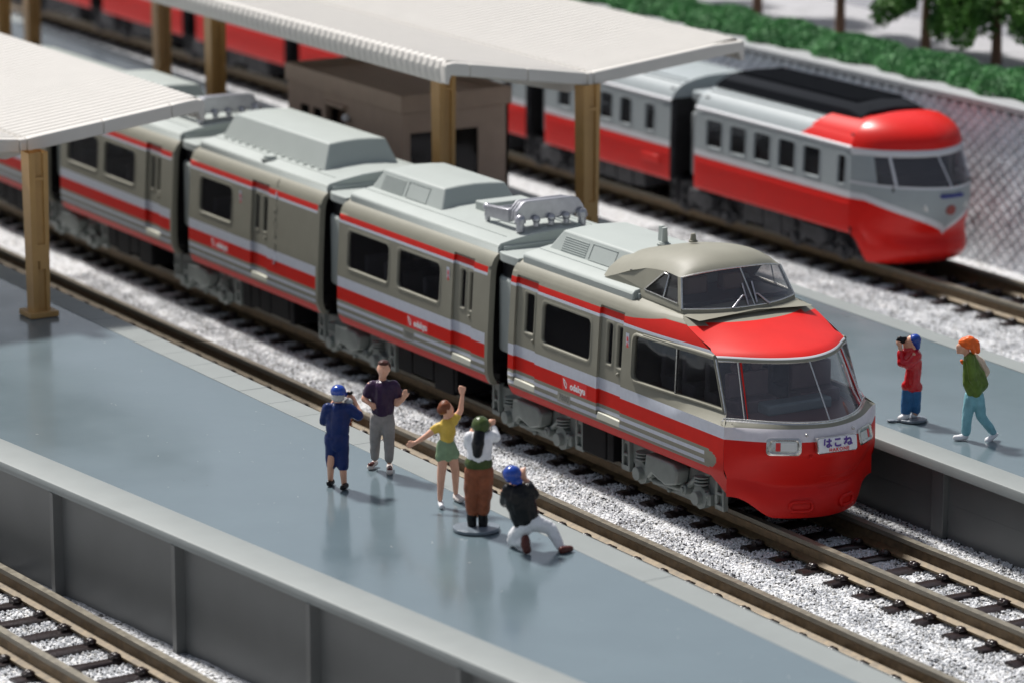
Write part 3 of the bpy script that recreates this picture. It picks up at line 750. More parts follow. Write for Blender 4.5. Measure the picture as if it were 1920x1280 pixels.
def bogie(parent, xc, y0, m, z0=.28, sub=True):
    """side frame, air spring box, axle boxes and wheels; xc is the centre"""
    b = MB(); b.box(xc - .45, xc + .45, y0 - .9, y0 + .9, .62, .98); o = b.build('bogie', m, parent, bevel=.012)
    for s in (-1, 1):
        b = MB()
        y = y0 + s * 1.05
        lo, hi = min(y, y - s * .09), max(y, y - s * .09)
        b.prism([(xc - 1.28, .62), (xc - 1.05, .40), (xc - .45, .33), (xc + .45, .33), (xc + 1.05, .40), (xc + 1.30, .62), (xc + 1.30, .92), (xc + .6, 1.0), (xc + .35, .80), (xc - .35, .80), (xc - .6, 1.0), (xc - 1.28, .92)], lo, hi, 1)
        # end brackets with ladder holes
        for e in (-1, 1):
            xx = xc + e * 1.36
            b.box(xx - .12, xx + .12, y - s * .02, y + s * .07, .40, .48); b.box(xx - .12, xx - .07, y - s * .02, y + s * .07, .48, .98); b.box(xx + .07, xx + .12, y - s * .02, y + s * .07, .48, .98); b.box(xx - .07, xx + .07, y - s * .02, y + s * .07, .64, .69)
            b.box(xx - .12, xx + .12, y - s * .02, y + s * .05, .84, .98)
            b.box(xx - .07, xx + .07, y - s * .02, y + s * .01, .48, .84)
        b.tube([(xc - .5, y + s * .07, .42), (xc + .38, y + s * .07, .50)], .045, 8)
        b.cyl((xc + .42, y, .52), .085, s * .13, 1, 12); b.cyl((xc + .42, y, .52), .045, s * .16, 1, 10)
        b.tube([(xc + .42, y + s * .04, .55), (xc + .80, y + s * .03, .85), (xc + 1.05, y + s * .02, .93)], [.05, .06, .05], 8)
        b.ball((xc - .10, y + s * .04, .38), .05, 0, 8, 5); b.build('side_frame', m, o, bevel=.012)
    for s in (-1, 1):
        y = y0 + s * 1.05
        c = MB(); c.prism([(xc - .52, .62), (xc - .42, .50), (xc - .30, .62), (xc + .10, .52), (xc + .40, .60), (xc + .44, .84), (xc + .30, .92), (xc - .48, .92)], y, y + s * .26, 1)
        c.build('spring_box', m, o, bevel=.035)
        for e in (-.84, .86):
            c = MB(); c.cyl((xc + e, y - s * .02, .50), .20, s * .13, 1, 8); c.cyl((xc + e, y - s * .02, .49), .11, s * .23, 1, 14)
            for k in range(3): c.cyl((xc + e, y + s * .06, .70 + k * .055), .13 - .01 * (k % 2), .03, 2, 14)
            c.box(xc + e + .20, xc + e + .30, y, y + s * .10, .42, .60); c.ball((xc + e + .22, y + s * .09, .58), .055, 0, 8, 5)
            c.build('axle_box', m, o, bevel=.01)
            c = MB(); c.cyl((xc + e, y0 + s * .62, .33 + .36), .36, s * .14, 1, 24); c.build('wheel', black, o, smooth=40)
    return o
def underfloor(parent, x0, x1, y0, m=None):
    b = MB(); r_ = random.Random(int(x0 * 13) + 5)
    b.box(x0 - 1.2, x1 + 1.2, y0 - 1.0, y0 + 1.0, .82, 1.12)
    x = x0
    while x < x1:
        L = r_.uniform(.35, .8); h = r_.uniform(.42, .60)
        b.box(x + .02, min(x1, x + L) - .02, y0 - 1.16, y0 + 1.16, h, 1.1); x += L
    return b.build('underfloor_box', m or black, parent, bevel=.02)

def ac_box(parent, x0, x1, y0, m, zb=3.49, zt=3.86, hw=.78, tw=.62, louv=None):
    b = MB()
    s = (x1 - x0); P = []
    rows = []
    def sec(x, k):   # k 0 bottom..1 top
        return None
    base = [(x0, -hw), (x1, -hw), (x1, hw), (x0, hw)]
    # roof follows a slight arch on top
    xs = [x0 + .26, x1 - .18]
    top = []
    for x in xs: top.append([(x, -tw), (x, -tw * .5), (x, 0), (x, tw * .5), (x, tw)])
    vs = [(x0, y0 - hw, zb), (x1, y0 - hw, zb), (x1, y0 + hw, zb), (x0, y0 + hw, zb)]
    arch = [0, .028, .04, .028, 0]
    for i, x in enumerate(xs):
        for k, y in enumerate((-tw, -tw * .5, 0, tw * .5, tw)): vs.append((x, y0 + y, zt + arch[k]))
    fs = [(4 + k, 9 + k, 10 + k, 5 + k) for k in range(4)] + [(0, 1, 9, 4), (3, 8, 13, 2), (0, 4, 5, 6, 7, 8, 3), (1, 2, 13, 12, 11, 10, 9)]
    b.add(vs, fs); o = b.build('roof_unit', m, parent, bevel=.03)
    if louv:
        for s in (-1, 1):
            f = lambda x, t: (x, y0 + s * (hw + (tw - hw) * t + .006), zb + (zt - zb) * t)
            for k in range(7):
                c = MB(); t0 = .16 + .10 * k; a, d = louv
                c.tube([f(a, t0), f(d, t0)], .008, 6); c.build('louvre', m, o)
            c = MB(); a = louv[1] + .12; d = min(x1 - .25, a + .75)
            P = [f(a, .12), f(d, .12), f(d, .82), f(a, .82), f(a, .12)]
            c.tube(P, .005, 6); c.build('hatch_rim', m, o)
    return o

def roof_slab(parent, x0, x1, y0, m, chamf=.30):
    b = MB(); sec = [(-1.20, 3.285), (-1.20, 3.40), (-1.15, 3.445), (-.86, 3.50), (-.45, 3.56), (0, 3.585), (.45, 3.56), (.86, 3.50), (1.15, 3.445), (1.20, 3.40), (1.20, 3.285)]
    P = []
    for x, dz in ((x0, 0), (x0 + .03, 0), (x1 - .02, 0), (x1, 0)):
        P.append([(x, y0 + y, z) for y, z in sec])
    b.grid(P); b.add(P[0], [tuple(range(len(sec)))]); b.add(P[-1], [tuple(range(len(sec)))])
    # front lip hanging down
    b.box(x1 - .012, x1 + .05, y0 - 1.12, y0 + 1.12, 3.30, 3.40)
    o = b.build('roof', m, parent, bevel=.02)
    for s in (-1, 1):
        c = MB(); c.tube([(x0 + .05, y0 + s * .90, 3.497), (x1 - .25, y0 + s * .90, 3.497)], .007, 6); c.build('roof_seam', m, o)
    return o

def gangway(parent, x0, x1, y0, mr, mp):
    def plan(w, r): return [(x1, -w), (x0 + r, -w), (x0 + r * .55, -w + r * .12), (x0 + r * .2, -w + r * .38), (x0, -w + r * .9), (x0, w - r * .9), (x0 + r * .2, w - r * .38), (x0 + r * .55, w - r * .12), (x0 + r, w), (x1, w)]
    b = MB(); b.prism([(a, y0 + c) for a, c in plan(1.24, .42)], 3.17, 3.33, 2); b.build('gangway_roof', mr, parent, bevel=.02)
    b = MB(); b.prism([(a, y0 + c) for a, c in plan(1.15, .36)], 2.90, 3.17, 2); b.build('gangway_band', blackr, parent, bevel=.01)
    b = MB(); b.prism([(a, y0 + c) for a, c in plan(1.21, .34)], 1.60, 2.90, 2); b.build('gangway_panel', mp, parent, bevel=.05)
    b = MB(); b.box(x0 + .1, x1, y0 - .95, y0 + .95, .95, 1.60); b.build('gangway_bellows', black, parent)

def seats(parent, x0, x1, y0, zf=1.30):
    x = x0
    while x < x1:
        for s in (-1, 1):
            b = MB(); b.box(x, x + .42, y0 + s * .25, y0 + s * 1.15, zf, zf + .42); b.box(x, x + .12, y0 + s * .25, y0 + s * 1.15, zf + .42, zf + 1.05)
            b.build('seat', seatm, parent, bevel=.04)
        x += .72

def door(parent, x0, x1, y0, s, slits, bands=True, inset=.045, zlo=1.30, step=True, knob=True):
    """sliding door leaf set into the side, its stripes carried across"""
    ysd = lambda x, z: yside(z) - inset
    holes = [(a, c, 2.16, 2.86) for a, c in slits]
    zl = [zlo] + [z for z, _ in ZY if zlo < z < 3.1] + [3.10]
    sh = side_shell(x0, x1, y0, s, holes, ysd, zl, lambda x, z: band(z))
    # reveal round the leaf
    for xx in (x0, x1):
        sh.grid([[(xx, y0 + s * ysd(xx, z), z), (xx, y0 + s * (yside(z) + .0), z)] for z in zl], lambda i, j: band((zl[i] + zl[i + 1]) / 2))
    for zz in (zlo, 3.10): sh.add([(x0, y0 + s * ysd(0, zz), zz), (x1, y0 + s * ysd(0, zz), zz), (x1, y0 + s * yside(zz), zz), (x0, y0 + s * yside(zz), zz)], [(0, 1, 2, 3)], 0)
    d = sh.build('door', BM, parent)
    for (a, c) in slits:
        window(d, a, c, 2.16, 2.86, y0, s, ysd, r=.05, depth=.04)
    if step:
        m = MB(); zz = zlo; m.prism([(x0 + .02, zz - .07), (x0 + .06, zz + .05), (x1 - .01, zz + .03), (x1 - .01, zz - .07)], y0 + s * (yside(zz) - .07), y0 + s * (yside(zz) + .004), 1)
        m.build('door_step', cream, d, bevel=.008)
    if knob:
        m = MB(); m.ball((x1 - .14, y0 + s * (ysd(0, 2.08) + .01), 2.07), .035, 0, 8, 6); m.build('door_handle', olive, d, smooth=60)
    return d

def logo(parent, xc, zc, y0, s, number=None):
    y = y0 + s * (yside(zc) + .004)
    M = Matrix.Translation((xc, y, zc)) @ Matrix.Rotation(R(90), 4, 'X')
    b = MB(); yy = y0 + s * (yside(zc) + .0025)
    b.add([(xc - .38, yy, zc - .115), (xc + .38, yy, zc - .115), (xc + .38, yy, zc + .115), (xc - .38, yy, zc + .115)], [(0, 1, 2, 3)])
    st = b.build('logo_sticker', redp, parent)
    text_mesh('lettering', 'odakyu', .155, pwhite, st, Matrix.Translation((xc + .10, y, zc - .015)) @ Matrix.Rotation(R(90), 4, 'X'), .0015, 1.05, .006)
    # the emblem: a pointed shield with an opening
    b = MB(); e = xc - .285
    out = [(e - .065, zc + .085), (e - .02, zc + .075), (e + .035, zc + .035), (e + .055, zc - .0), (e + .05, zc - .06), (e + .035, zc - .085), (e + .01, zc - .065), (e - .035, zc - .01)]
    inn = [(e - .02, zc + .045), (e + .0, zc + .045), (e + .022, zc + .02), (e + .033, zc - .0), (e + .032, zc - .035), (e + .026, zc - .05), (e + .012, zc - .035), (e - .008, zc + .005)]
    P = [[(a, y - .0015 * -s, c) for a, c in out], [(a, y - .0015 * -s, c) for a, c in inn]]
    b.grid(P, 0, closed=True); b.build('emblem', pwhite, st)
    if number:
        b = MB(); nx = xc - .32; zz = zc - .255
        y2 = y0 + s * (yside(zz) + .003)
        b.add([(nx - .2, y2, zz - .08), (nx + .2, y2, zz - .08), (nx + .2, y2, zz + .08), (nx - .2, y2, zz + .08)], [(0, 1, 2, 3)])
        q = b.build('number_sticker', tplate, parent)
        text_mesh('lettering', number, .15, greyp, q, Matrix.Translation((nx, y2 + s * .002, zz)) @ Matrix.Rotation(R(90), 4, 'X'), .001, 1.1)
def kanji_sticker(parent, xc, zc, y0, s):
    y = y0 + s * (yside(zc) + .003)
    b = MB(); b.add([(xc - .05, y, zc - .15), (xc + .05, y, zc - .15), (xc + .05, y, zc + .15), (xc - .05, y, zc + .15)], [(0, 1, 2, 3)])
    st = b.build('side_sticker', white, parent)
    for (dz) in (.05, -.05):
        c = MB(); yy = y + s * .002; c.add([(xc - .026, yy, zc + dz - .04), (xc - .003, yy, zc + dz - .04), (xc - .003, yy, zc + dz + .04), (xc - .026, yy, zc + dz + .04)], [(0, 1, 2, 3)]); c.add([(xc + .006, yy, zc + dz - .04), (xc + .026, yy, zc + dz - .04), (xc + .026, yy, zc + dz + .04), (xc + .006, yy, zc + dz + .04)], [(0, 1, 2, 3)])
        c.build('print', redp, st)

def pantograph(parent, x, y0, z=3.58):
    m = silver
    b = MB()
    for i, dx in enumerate((0, -.16, -.28)):
        hw = .66 - .02 * i; zt = z + .47 - .01 * i; zl = z + .14
        pts = [(-hw - .02, zl), (-hw + .0, zt - .16), (-hw + .13, zt - .02), (-hw + .2, zt), (hw - .2, zt), (hw - .08, zt - .04), (hw + .02, zt - .18), (hw + .05, zl), (hw - .25, zl + .04), (hw - .4, zl - .0), (.0, zl - .0), (-hw + .35, zl)]
        b.prism([(y0 + a, c) for a, c in pts], x + dx - (.10 if i == 0 else .05), x + dx, 0)
    o = b.build('pantograph', m, parent, bevel=.012)
    for k, yy in enumerate((-.62, -.30, 0, .30, .62)):
        c = MB(); r = .105 if k in (0, 4) else .082; zz = z + (.17 if k in (0, 4) else .15)
        if k in (0, 4): c.cyl((x + .04, y0 + yy, z - .03), .07, .16, 2, 14); c.cyl((x + .04, y0 + yy, zz - .05), .10, .035, 2, 16)
        else: c.cyl((x + .04, y0 + yy, zz - .12), .055, .12, 2, 12)
        c.ball((x + .04, y0 + yy, zz), r * .9, 0, 14, 8); c.build('insulator', m, o, smooth=50)
    for s in (-1, 1):
        c = MB(); c.prism([(x - .3, z + .08), (x - .3, z + .30), (x - 1.08, z + .25), (x - 1.12, z + .05)], y0 + s * .60 - .055, y0 + s * .60 + .055, 1)
        c.ball((x - 1.10, y0 + s * .60, z + .20), .08, 0, 10, 6); c.box(x - 1.14, x - 1.04, y0 + s * .6 - .03, y0 + s * .6 + .03, z - .03, z + .1)
        c.tube([(x - 1.05, y0 + s * .45, z + .19), (x - .3, y0 + s * .38, z + .24)], .03, 8); c.tube([(x - 1.05, y0 + s * .45, z + .19), (x - 1.05, y0 + s * .62, z + .19)], .03, 8)
        c.build('arm', m, o, bevel=.01)
    c = MB(); c.tube([(x - 1.0, y0 - .45, z + .19), (x - 1.0, y0 + .45, z + .19)], .028, 8); c.build('cross_rod', m, o, smooth=50)
    for yy in (-.18, .16, .5):
        c = MB(); c.ball((x + .08, y0 + yy, z - .02), .07, 0, 10, 6, (1, 1, .5)); c.build('roof_stud', roofm, parent, smooth=60)

def coach(name, label, x0, x1, y0, wins, doors, unit, panto=None, logo_x=None, num=None, sticker=None, letters=None, pane_detail=True):
    root = thing('train_car', label, 'train car', ((x0 + x1) / 2, y0, 0), 'cars of the red striped grey train')
    zl = [z for z, _ in ZY[:-1]] + [3.0]
    xe = x1 - .10
    for s in (-1, 1):
        holes = [(a, c, 2.08, 2.84) for a, c in wins] + [(d[0], d[1], 1.29, 3.10) for d in doors]
        sh = side_shell(x0, x1, y0, s, holes, lambda x, z: yside(z), zl + [3.10], lambda x, z: band(z) if x < xe else 0, extra_x=(xe,))
        # rolled lip above the shoulder and inner end returns
        sh.grid([[(x, y0 + s * 1.17, 3.30), (x, y0 + s * 1.155, 3.325), (x, y0 + s * 1.135, 3.30)] for x in (x0, x1)], 0)
        for xx in (x0, x1):
            zz = [z for z, _ in ZY[:-1]]
            sh.grid([[(xx, y0 + s * yside(z), z), (xx, y0 + s * (yside(z) - .11), z)] for z in zz], 0)
            sh.grid([[(xx - sgn(xx - (x0 + x1) / 2) * .0, y0 + s * (yside(z) - .11), z), (xx - sgn(xx - (x0 + x1) / 2) * .25, y0 + s * (yside(z) - .11), z)] for z in zz], 0)
        sh.grid([[(x, y0 + s * 1.335, 1.02), (x, y0 + s * 1.2, 1.02)] for x in (x0, x1)], 1)
        side = sh.build('side_panel', BM, root, smooth=30)
        for (a, c) in wins: window(side, a, c, 2.10, 2.82, y0, s, lambda x, z: yside(z))
        for d in doors: door(root, d[0], d[1], y0, s, d[2])
        if s < 0:
            if logo_x: logo(root, logo_x, 1.60, y0, s, num)
            if sticker: kanji_sticker(root, sticker, 2.66, y0, s)
            if letters:
                # raised moulded characters running down the side
                r_ = random.Random(3)
                for i in range(8):
                    z = 3.20 - .245 * i
                    if 1.45 < z < 1.6: continue
                    c = MB()
                    for k in range(5):
                        dx = r_.uniform(-.06, .06); dz = r_.uniform(-.07, .07); yy = y0 + s * (yside(z + dz) + .004)
                        if k % 2: c.box(letters + dx - .03, letters + dx + .03, yy - .006, yy + .006, z + dz - .008, z + dz + .008)
                        else: c.box(letters + dx - .008, letters + dx + .008, yy - .006, yy + .006, z + dz - .03, z + dz + .03)
                    c.build('moulded_character', olive if z > 3.06 or z < 2.9 and z > 1.95 else (white if z > 1.7 else red), root, bevel=.004)
    roof_slab(root, x0 + .10, x1 - .02, y0, roofm)
    b = MB(); b.box(x0 + .25, x1 - .42, y0 - 1.28, y0 + 1.28, 1.1, 1.28); b.box(x0 + .25, x0 + .3, y0 - 1.28, y0 + 1.28, 1.28, 3.2); b.box(x1 - .50, x1 - .45, y0 - 1.25, y0 + 1.25, 1.28, 3.2); b.box(x0 + .3, x1 - .42, y0 - 1.1, y0 + 1.1, 3.1, 3.27)
    b.box(x0 + .3, x1 - .42, y0 - .02, y0 + .02, 1.28, 3.1)
    b.build('interior', inner, root)
    if pane_detail: seats(root, x0 + .5, x1 - .8, y0)
    gangway(root, x0 - .92, x0 + .02, y0, roofm, roofm)
    underfloor(root, x0 + 1.75, x1 - 1.5, y0)
    bogie(root, x0 + .12, y0, bogiem)
    if unit == 'small':
        o = ac_box(root, x0 + .12, x0 + 2.72, y0, roofm, louv=(x0 + .45, x0 + 1.25))
    if unit == 'long':
        o = ac_box(root, x0 + .25, x0 + 4.55, y0, roofm, zb=3.48, zt=3.98, hw=.80, tw=.60)
        c = MB(); c.cyl((x0 + 2.75, y0 - 1.02, 3.47), .12, .07, 2, 20); c.cyl((x0 + 2.75, y0 - 1.02, 3.47), .17, .02, 2, 20); c.build('roof_vent', roofm, root, smooth=40)
        for k in range(14):
            c = MB(); xx = x0 + .45 + k * .3; c.box(xx, xx + .07, y0 - .84, y0 - .77, 3.51, 3.535); c.build('roof_clip', roofm, root)
    if panto:
        pantograph(root, panto, y0)
        c = MB(); c.box(x1 - 2.32, x1 - 1.95, y0 - .32, y0 + .62, 3.54, 3.72); c.build('roof_box', roofm, root, bevel=.02)
    return root
coach('c2', 'grey striped car right behind the nose car, with two windows and a silver pantograph', -13.22, -7.80, 0, [(-12.88, -11.32), (-11.02, -9.48)], [(-9.06, -8.36, [(-8.86, -8.66), (-8.55, -8.37)])], 'small', panto=-8.12, logo_x=-10.22, num='7800', sticker=-9.21)
coach('c3', 'grey striped car with one window and a long humped roof unit', -19.42, -13.98, 0, [(-18.98, -17.55)], [(-16.75, -16.05, [(-16.68, -16.48), (-16.33, -16.13)])], 'long', logo_x=-18.05, num=None, sticker=-17.2, letters=-15.75)
coach('c4', 'grey striped car partly under the near canopy edge with two windows', -25.62, -20.18, 0, [(-25.3, -23.75), (-23.45, -21.95)], [(-21.45, -20.75, [(-21.28, -21.1), (-20.98, -20.8)])], 'small', panto=-20.5)
coach('c5', 'rearmost striped car cut by the left picture edge behind the canopy post', -31.8, -26.38, 0, [(-31.4, -29.9), (-29.6, -28.1)], [(-27.6, -26.95, [(-27.5, -27.3), (-27.2, -27.05)])], None)

# ------------------------------------------------------------------ nose car of the striped train
def nose_car():
    X0, XS = -7.12, -.62
    y0 = 0
    root = thing('train_car', 'leading train car with raised driver cab, wraparound windscreen and red nose', 'train car', (-3.4, 0, 0), 'cars of the red striped grey train')
    def inward(x, z):
        t = smooth01((x + 3.3) / 2.5) * smooth01((z - 1.93) / .14)
        return .17 * t + (.06 * smooth01((x + 2.1) / 1.2) if z > 2.95 else 0)
    ys = lambda x, z: yside(z) - inward(x, z)
    def seam(z):
        if z < 1.95: return XS
        if z < 2.88: return XS - .14 - (z - 1.95) * .44
        return -1.17 - (z - 2.88) * 2.65
    def warp(x, z):
        if x < -2.2 and z < 3.0: 
            return x
        xr = -2.2 if z < 2.9 else -3.4
        if x < xr: return x
        return xr + (x - xr) / (XS - xr) * (seam(z) - xr)
    def zbot(x): return 1.02 if x < -1.1 else 1.02 - .22 * (x + 1.1) / .48
    def zw(x, z, zz):
        if z <= 2.951: return zz
        a = .15 * max(0, min(1, (x + 3.6) / 1.9))
        return zz + a * ((z - 2.95) / .105 if z < 3.055 else (3.30 - z) / .245)
    def bnd(x, z):
        if 1.18 <= z < 1.48 and x > -1.15:
            # rounded end of the grey lozenge
            u = (x + 1.15) / .33; v = (z - 1.33) / .15
            if u * u + v * v > 1: return 1
            return 0
        return band(z)
    zl = sorted(set([z for z, _ in ZY[:-1]] + [1.205, 1.255, 1.325, 1.39, 1.45, 3.075, 3.095, 3.115, 3.165, 3.185]))
    lx = [-1.15 + .033 * i for i in range(11)]
    for s in (-1, 1):
        holes = [(-6.07, -4.54, 2.08, 2.84), (-3.27, -.70, 2.10, 2.83), (-6.95, -6.25, 1.29, 3.10), (-4.32, -3.60, 1.29, 3.10)]
        sh = side_shell(X0, XS, y0, s, holes, ys, zl + [3.10], bnd, warp=warp, extra_x=lx + [-1.1, -1.13], zbot=zbot, zw=zw)
        sh.grid([[(x, y0 + s * 1.17, 3.30), (x, y0 + s * 1.155, 3.325), (x, y0 + s * 1.135, 3.30)] for x in (X0, -3.6)], 0)
        zz = [z for z, _ in ZY[:-1]]
        sh.grid([[(X0, s * yside(z), z), (X0, s * (yside(z) - .11), z)] for z in zz], 0)
        sh.grid([[(x, y0 + s * 1.335, zbot(x)), (x, y0 + s * 1.2, zbot(x))] for x in (X0, -3, -1.1, -.62)], 1)
        side = sh.build('side_panel', BM, root, smooth=30)
        window(side, -6.07, -4.54, 2.10, 2.82, y0, s, ys)
        door(root, -6.95, -6.25, y0, s, [(-6.70, -6.38)])
        door(root, -4.32, -3.60, y0, s, [(-4.14, -3.94), (-3.82, -3.63)])
        # big panorama window running to the pillar
        rows = []
        fr = MB(); n = 10
        def wx(x, z): return warp(x, z)
        def pt(x, z, off): xx = wx(x, z); return (xx, s * (ys(xx, z) + off), z)
        loop = [(-3.27 + .06 * 0, 2.20), (-3.27, 2.73), (-3.24, 2.80), (-3.17, 2.83)] + [(-3.17 + (2.47) * i / n, 2.83) for i in range(1, n + 1)] + [(-.70, 2.10)] + [(-.70 - 2.47 * i / n, 2.10) for i in range(1, n + 1)] + [(-3.24, 2.13)]
        cx, cz = -2.0, 2.465
        def inset(p, d): return (p[0] + (d if p[0] < cx else -d), p[1] + (d if p[1] < cz else -d))
        fr.grid([[pt(*inset(p, -.035), .002) for p in loop], [pt(*inset(p, -.02), .035) for p in loop], [pt(*inset(p, .004), .035) for p in loop], [pt(*inset(p, .012), -.05) for p in loop]], 0, closed=True)
        f = fr.build('panorama_window', olive, root, smooth=60)
        g = MB(); g.grid([[pt(-3.27 + 2.57 * i / 12, z, -.02) for i in range(13)] for z in (2.10, 2.34, 2.6, 2.83)], 0); g.build('pane', glass, f, smooth=60)
        c = MB(); c.tube([pt(-2.12, 2.10, .0), pt(-2.12, 2.83, .0)], .018, 6); c.build('divider', chrome, f, smooth=60)
        # projecting visor lip over the window
        c = MB(); c.tube([pt(-3.0 + 2.32 * i / 12, 2.868, .012) for i in range(13)], [.012 + .026 * smooth01(i / 9) for i in range(13)], 10); c.build('window_visor', olive, root, smooth=60)
        c = MB(); c.tube([pt(-.66, 2.07, .008), pt(-.655, 2.3, .010), pt(-.655, 2.84, .010)], .017, 8); c.build('pillar_trim', chrome, root, smooth=60)
        if s < 0:
            logo(root, -4.98, 1.60, y0, s, '7800'); kanji_sticker(root, -3.45, 2.66, y0, s)
    # roof, cowl
    roof_slab(root, X0 + .10, -3.60, y0, roofm)
    ac_box(root, X0 + .22, -4.3, y0, roofm, louv=(X0 + .6, X0 + 1.35), zt=3.84)
    b = MB()
    P = []
    for i in range(13):
        x = -3.62 + 1.75 * i / 12; t = i / 12
        sy = min(1.155, ys(seam(3.28) if x > seam(3.28) else x, 3.29)) - .04 * t
        P.append([(x, -sy, 3.285 - .0 * t), (x, -1.02, 3.385 - .10 * t), (x, 0, 3.42 - .08 * t), (x, 1.02, 3.385 - .10 * t), (x, sy, 3.285)])
    b.grid(P); b.build('cowl', olive, root, smooth=50)
    gangway(root, X0 - .92, X0 + .02, y0, roofm, roofm)
    b = MB(); b.box(X0 + .25, -1.0, -1.28, 1.28, 1.1, 1.28); b.box(X0 + .25, X0 + .3, -1.28, 1.28, 1.28, 3.2); b.box(-3.5, -3.45, -1.2, 1.2, 1.28, 3.25); b.box(X0 + .3, -3.5, -1.1, 1.1, 3.1, 3.27); b.box(X0 + .3, -3.5, -.02, .02, 1.28, 3.1)
    b.build('interior', inner, root)
    b = MB(); b.add([(-3.45, -1.2, 3.02), (-1.7, -1.1, 3.0), (-.75, -.75, 2.86), (-.55, 0, 2.86), (-.75, .75, 2.86), (-1.7, 1.1, 3.0), (-3.45, 1.2, 3.02)], [tuple(range(7))]); b.build('cabin_ceiling', mat('dim grey ceiling', (.35, .35, .35), .5), root, solid=.02)
    b = MB(); b.add([(-3.45, -1.3, 1.96), (-1.4, -1.22, 1.96), (-.5, -.95, 1.97), (.0, -.5, 1.97), (.12, 0, 1.97), (.0, .5, 1.97), (-.5, .95, 1.97), (-1.4, 1.22, 1.96), (-3.45, 1.3, 1.96)], [tuple(range(9))]); b.build('cabin_floor', mat('dark maroon cabin floor', (.10, .018, .018), .4), root, solid=.02)
    for x in (-3.1, -2.5, -1.85, -1.3):
        for s in (-1, 1):
            b = MB(); b.box(x, x + .36, s * .22, s * .98, 1.96, 2.16); b.box(x, x + .11, s * .22, s * .98, 2.16, 2.62 - (.0 if x < -1.5 else .05)); b.ball((x + .05, s * .42, 2.64), .11, 0, 8, 6, (.6, 1.2, 1)); b.ball((x + .05, s * .78, 2.64), .11, 0, 8, 6, (.6, 1.2, 1))
            b.build('seat', seatm if x < -1.5 else seatr, root, bevel=.04)
    b = MB(); b.box(-.95, -.62, -.6, .6, 1.96, 2.14); b.build('front_console', mat('blue grey console', (.12, .17, .19), .4), root, bevel=.04)
    underfloor(root, -5.2, -4.2, y0)
    bogie(root, X0 + .42, y0, bogiem); bogie(root, -2.55, y0, bogiem)

    # ---- nose shell as stacked plan curves
    #        z      xf     xb     w     n
    LV = [(.47, .10, -.95, 1.13, 1.85), (.56, .13, -.90, 1.15, 1.82), (.74, .12, -.85, 1.15, 1.82), (.86, .05, -.82, 1.12, 1.82), (.93, -.01, -.80, 1.10, 1.82), (.97, -.015, -.80, 1.10, 1.82), (1.01, .01, -.80, 1.12, 1.82), (1.25, .13, -.78, 1.25, 1.78),
          (1.42, .235, -.76, 1.33, 1.73), (1.50, .285, -.75, 1.35, 1.71), (1.56, .30, -.75, 1.355, 1.71), (1.62, .29, -.75, 1.355, 1.71), (1.72, .27, -.77, 1.345, 1.71), (1.82, .235, -.82, 1.33, 1.71), (1.91, .20, -.88, 1.30, 1.71), (1.95, .185, -.95, 1.28, 1.71), (1.97, .180, -1.0, 1.27, 1.71), (2.0, .17, -1.05, 1.25, 1.71)]
    GL = [(2, 0.165, -1.05, 1.24, 1.71), (2.2, 0.03, -1.2, 1.22, 1.71), (2.4, -0.11, -1.32, 1.205, 1.71), (2.6, -0.25, -1.42, 1.19, 1.71), (2.815, -0.41, -1.52, 1.175, 1.71)]
    TP = [(2.8, -0.41, -1.52, 1.18, 1.71), (2.815, -0.395, -1.5, 1.19, 1.71), (2.835, -0.395, -1.5, 1.19, 1.71), (2.865, -0.41, -1.5, 1.195, 1.71), (2.89, -0.445, -1.52, 1.19, 1.71), (2.935, -0.51, -1.56, 1.18, 1.71), (2.965, -0.6, -1.62, 1.165, 1.71), (3, -0.75, -1.72, 1.145, 1.73), (3.05, -0.96, -1.86, 1.12, 1.73),
          (3.1, -1.16, -1.98, 1.09, 1.78), (3.15, -1.36, -2.1, 1.06, 1.83), (3.19, -1.53, -2.18, 1.03, 1.93), (3.225, -1.68, -2.25, 1.01, 2.03), (3.25, -1.83, -2.32, 1, 2.13), (3.27, -1.95, -2.4, 0.99, 2.23)]
    NT = 36
    def curve(lv, sm=None, zfun=None, back=None, match=.002):
        z, xf, xb, w_, n_ = lv; pts = []
        sx = seam(z) if back is None else back
        # stop where the curve meets the seam line
        def P(t): 
            c, s_ = math.cos(t), math.sin(t)
            return (xb + (xf - xb) * abs(c) ** (2 / n_), w_ * abs(s_) ** (2 / n_) * sgn(s_))
        tm = math.pi / 2
        if sx > xb:
            lo, hi = 0, math.pi / 2
            for _ in range(40):
                mid = (lo + hi) / 2
                if P(mid)[0] > sx: lo = mid
                else: hi = mid
            tm = lo
        for k in range(-NT, NT + 1):
            u = k / NT; t = tm * (abs(u) ** 1.0) * sgn(u)
            x, y = P(t)
            if sx < xb: x = x + (sx - xb) * abs(u) ** 6
            pts.append((x, y, zfun(x, y, z) if zfun else z))
        if match:
            yt = ys(sx, max(z, 1.08)) - match; ye = abs(pts[-1][1])
            pts = [(x, y * (1 + (yt / ye - 1) * (abs(k - NT) / NT) ** 7), z_) for k, (x, y, z_) in enumerate(pts)]
        return pts
    def zb(x, y, z):
        t = smooth01((-.20 - x) / .42); lim = .80 * t + .47 * (1 - t)
        return 1.25 - (1.25 - z) * (1.25 - lim) / (1.25 - .47) if z < 1.25 else z
    b = MB(); P = [curve(l, zfun=zb) for l in LV]
    def lm(i, j):
        z = (LV[i][0] + LV[i + 1][0]) / 2
        if z < 1.72: return 0
        if z < 1.91: return 1
        if z < 1.97: return 2
        return 3
    b.grid(P, lm); o = b.build('nose', [redf, mat('white nose band', (.70, .66, .69), .4, noise=.05, nscale=10), olive, chrome], root, smooth=50)
    o.data.materials  # nose front
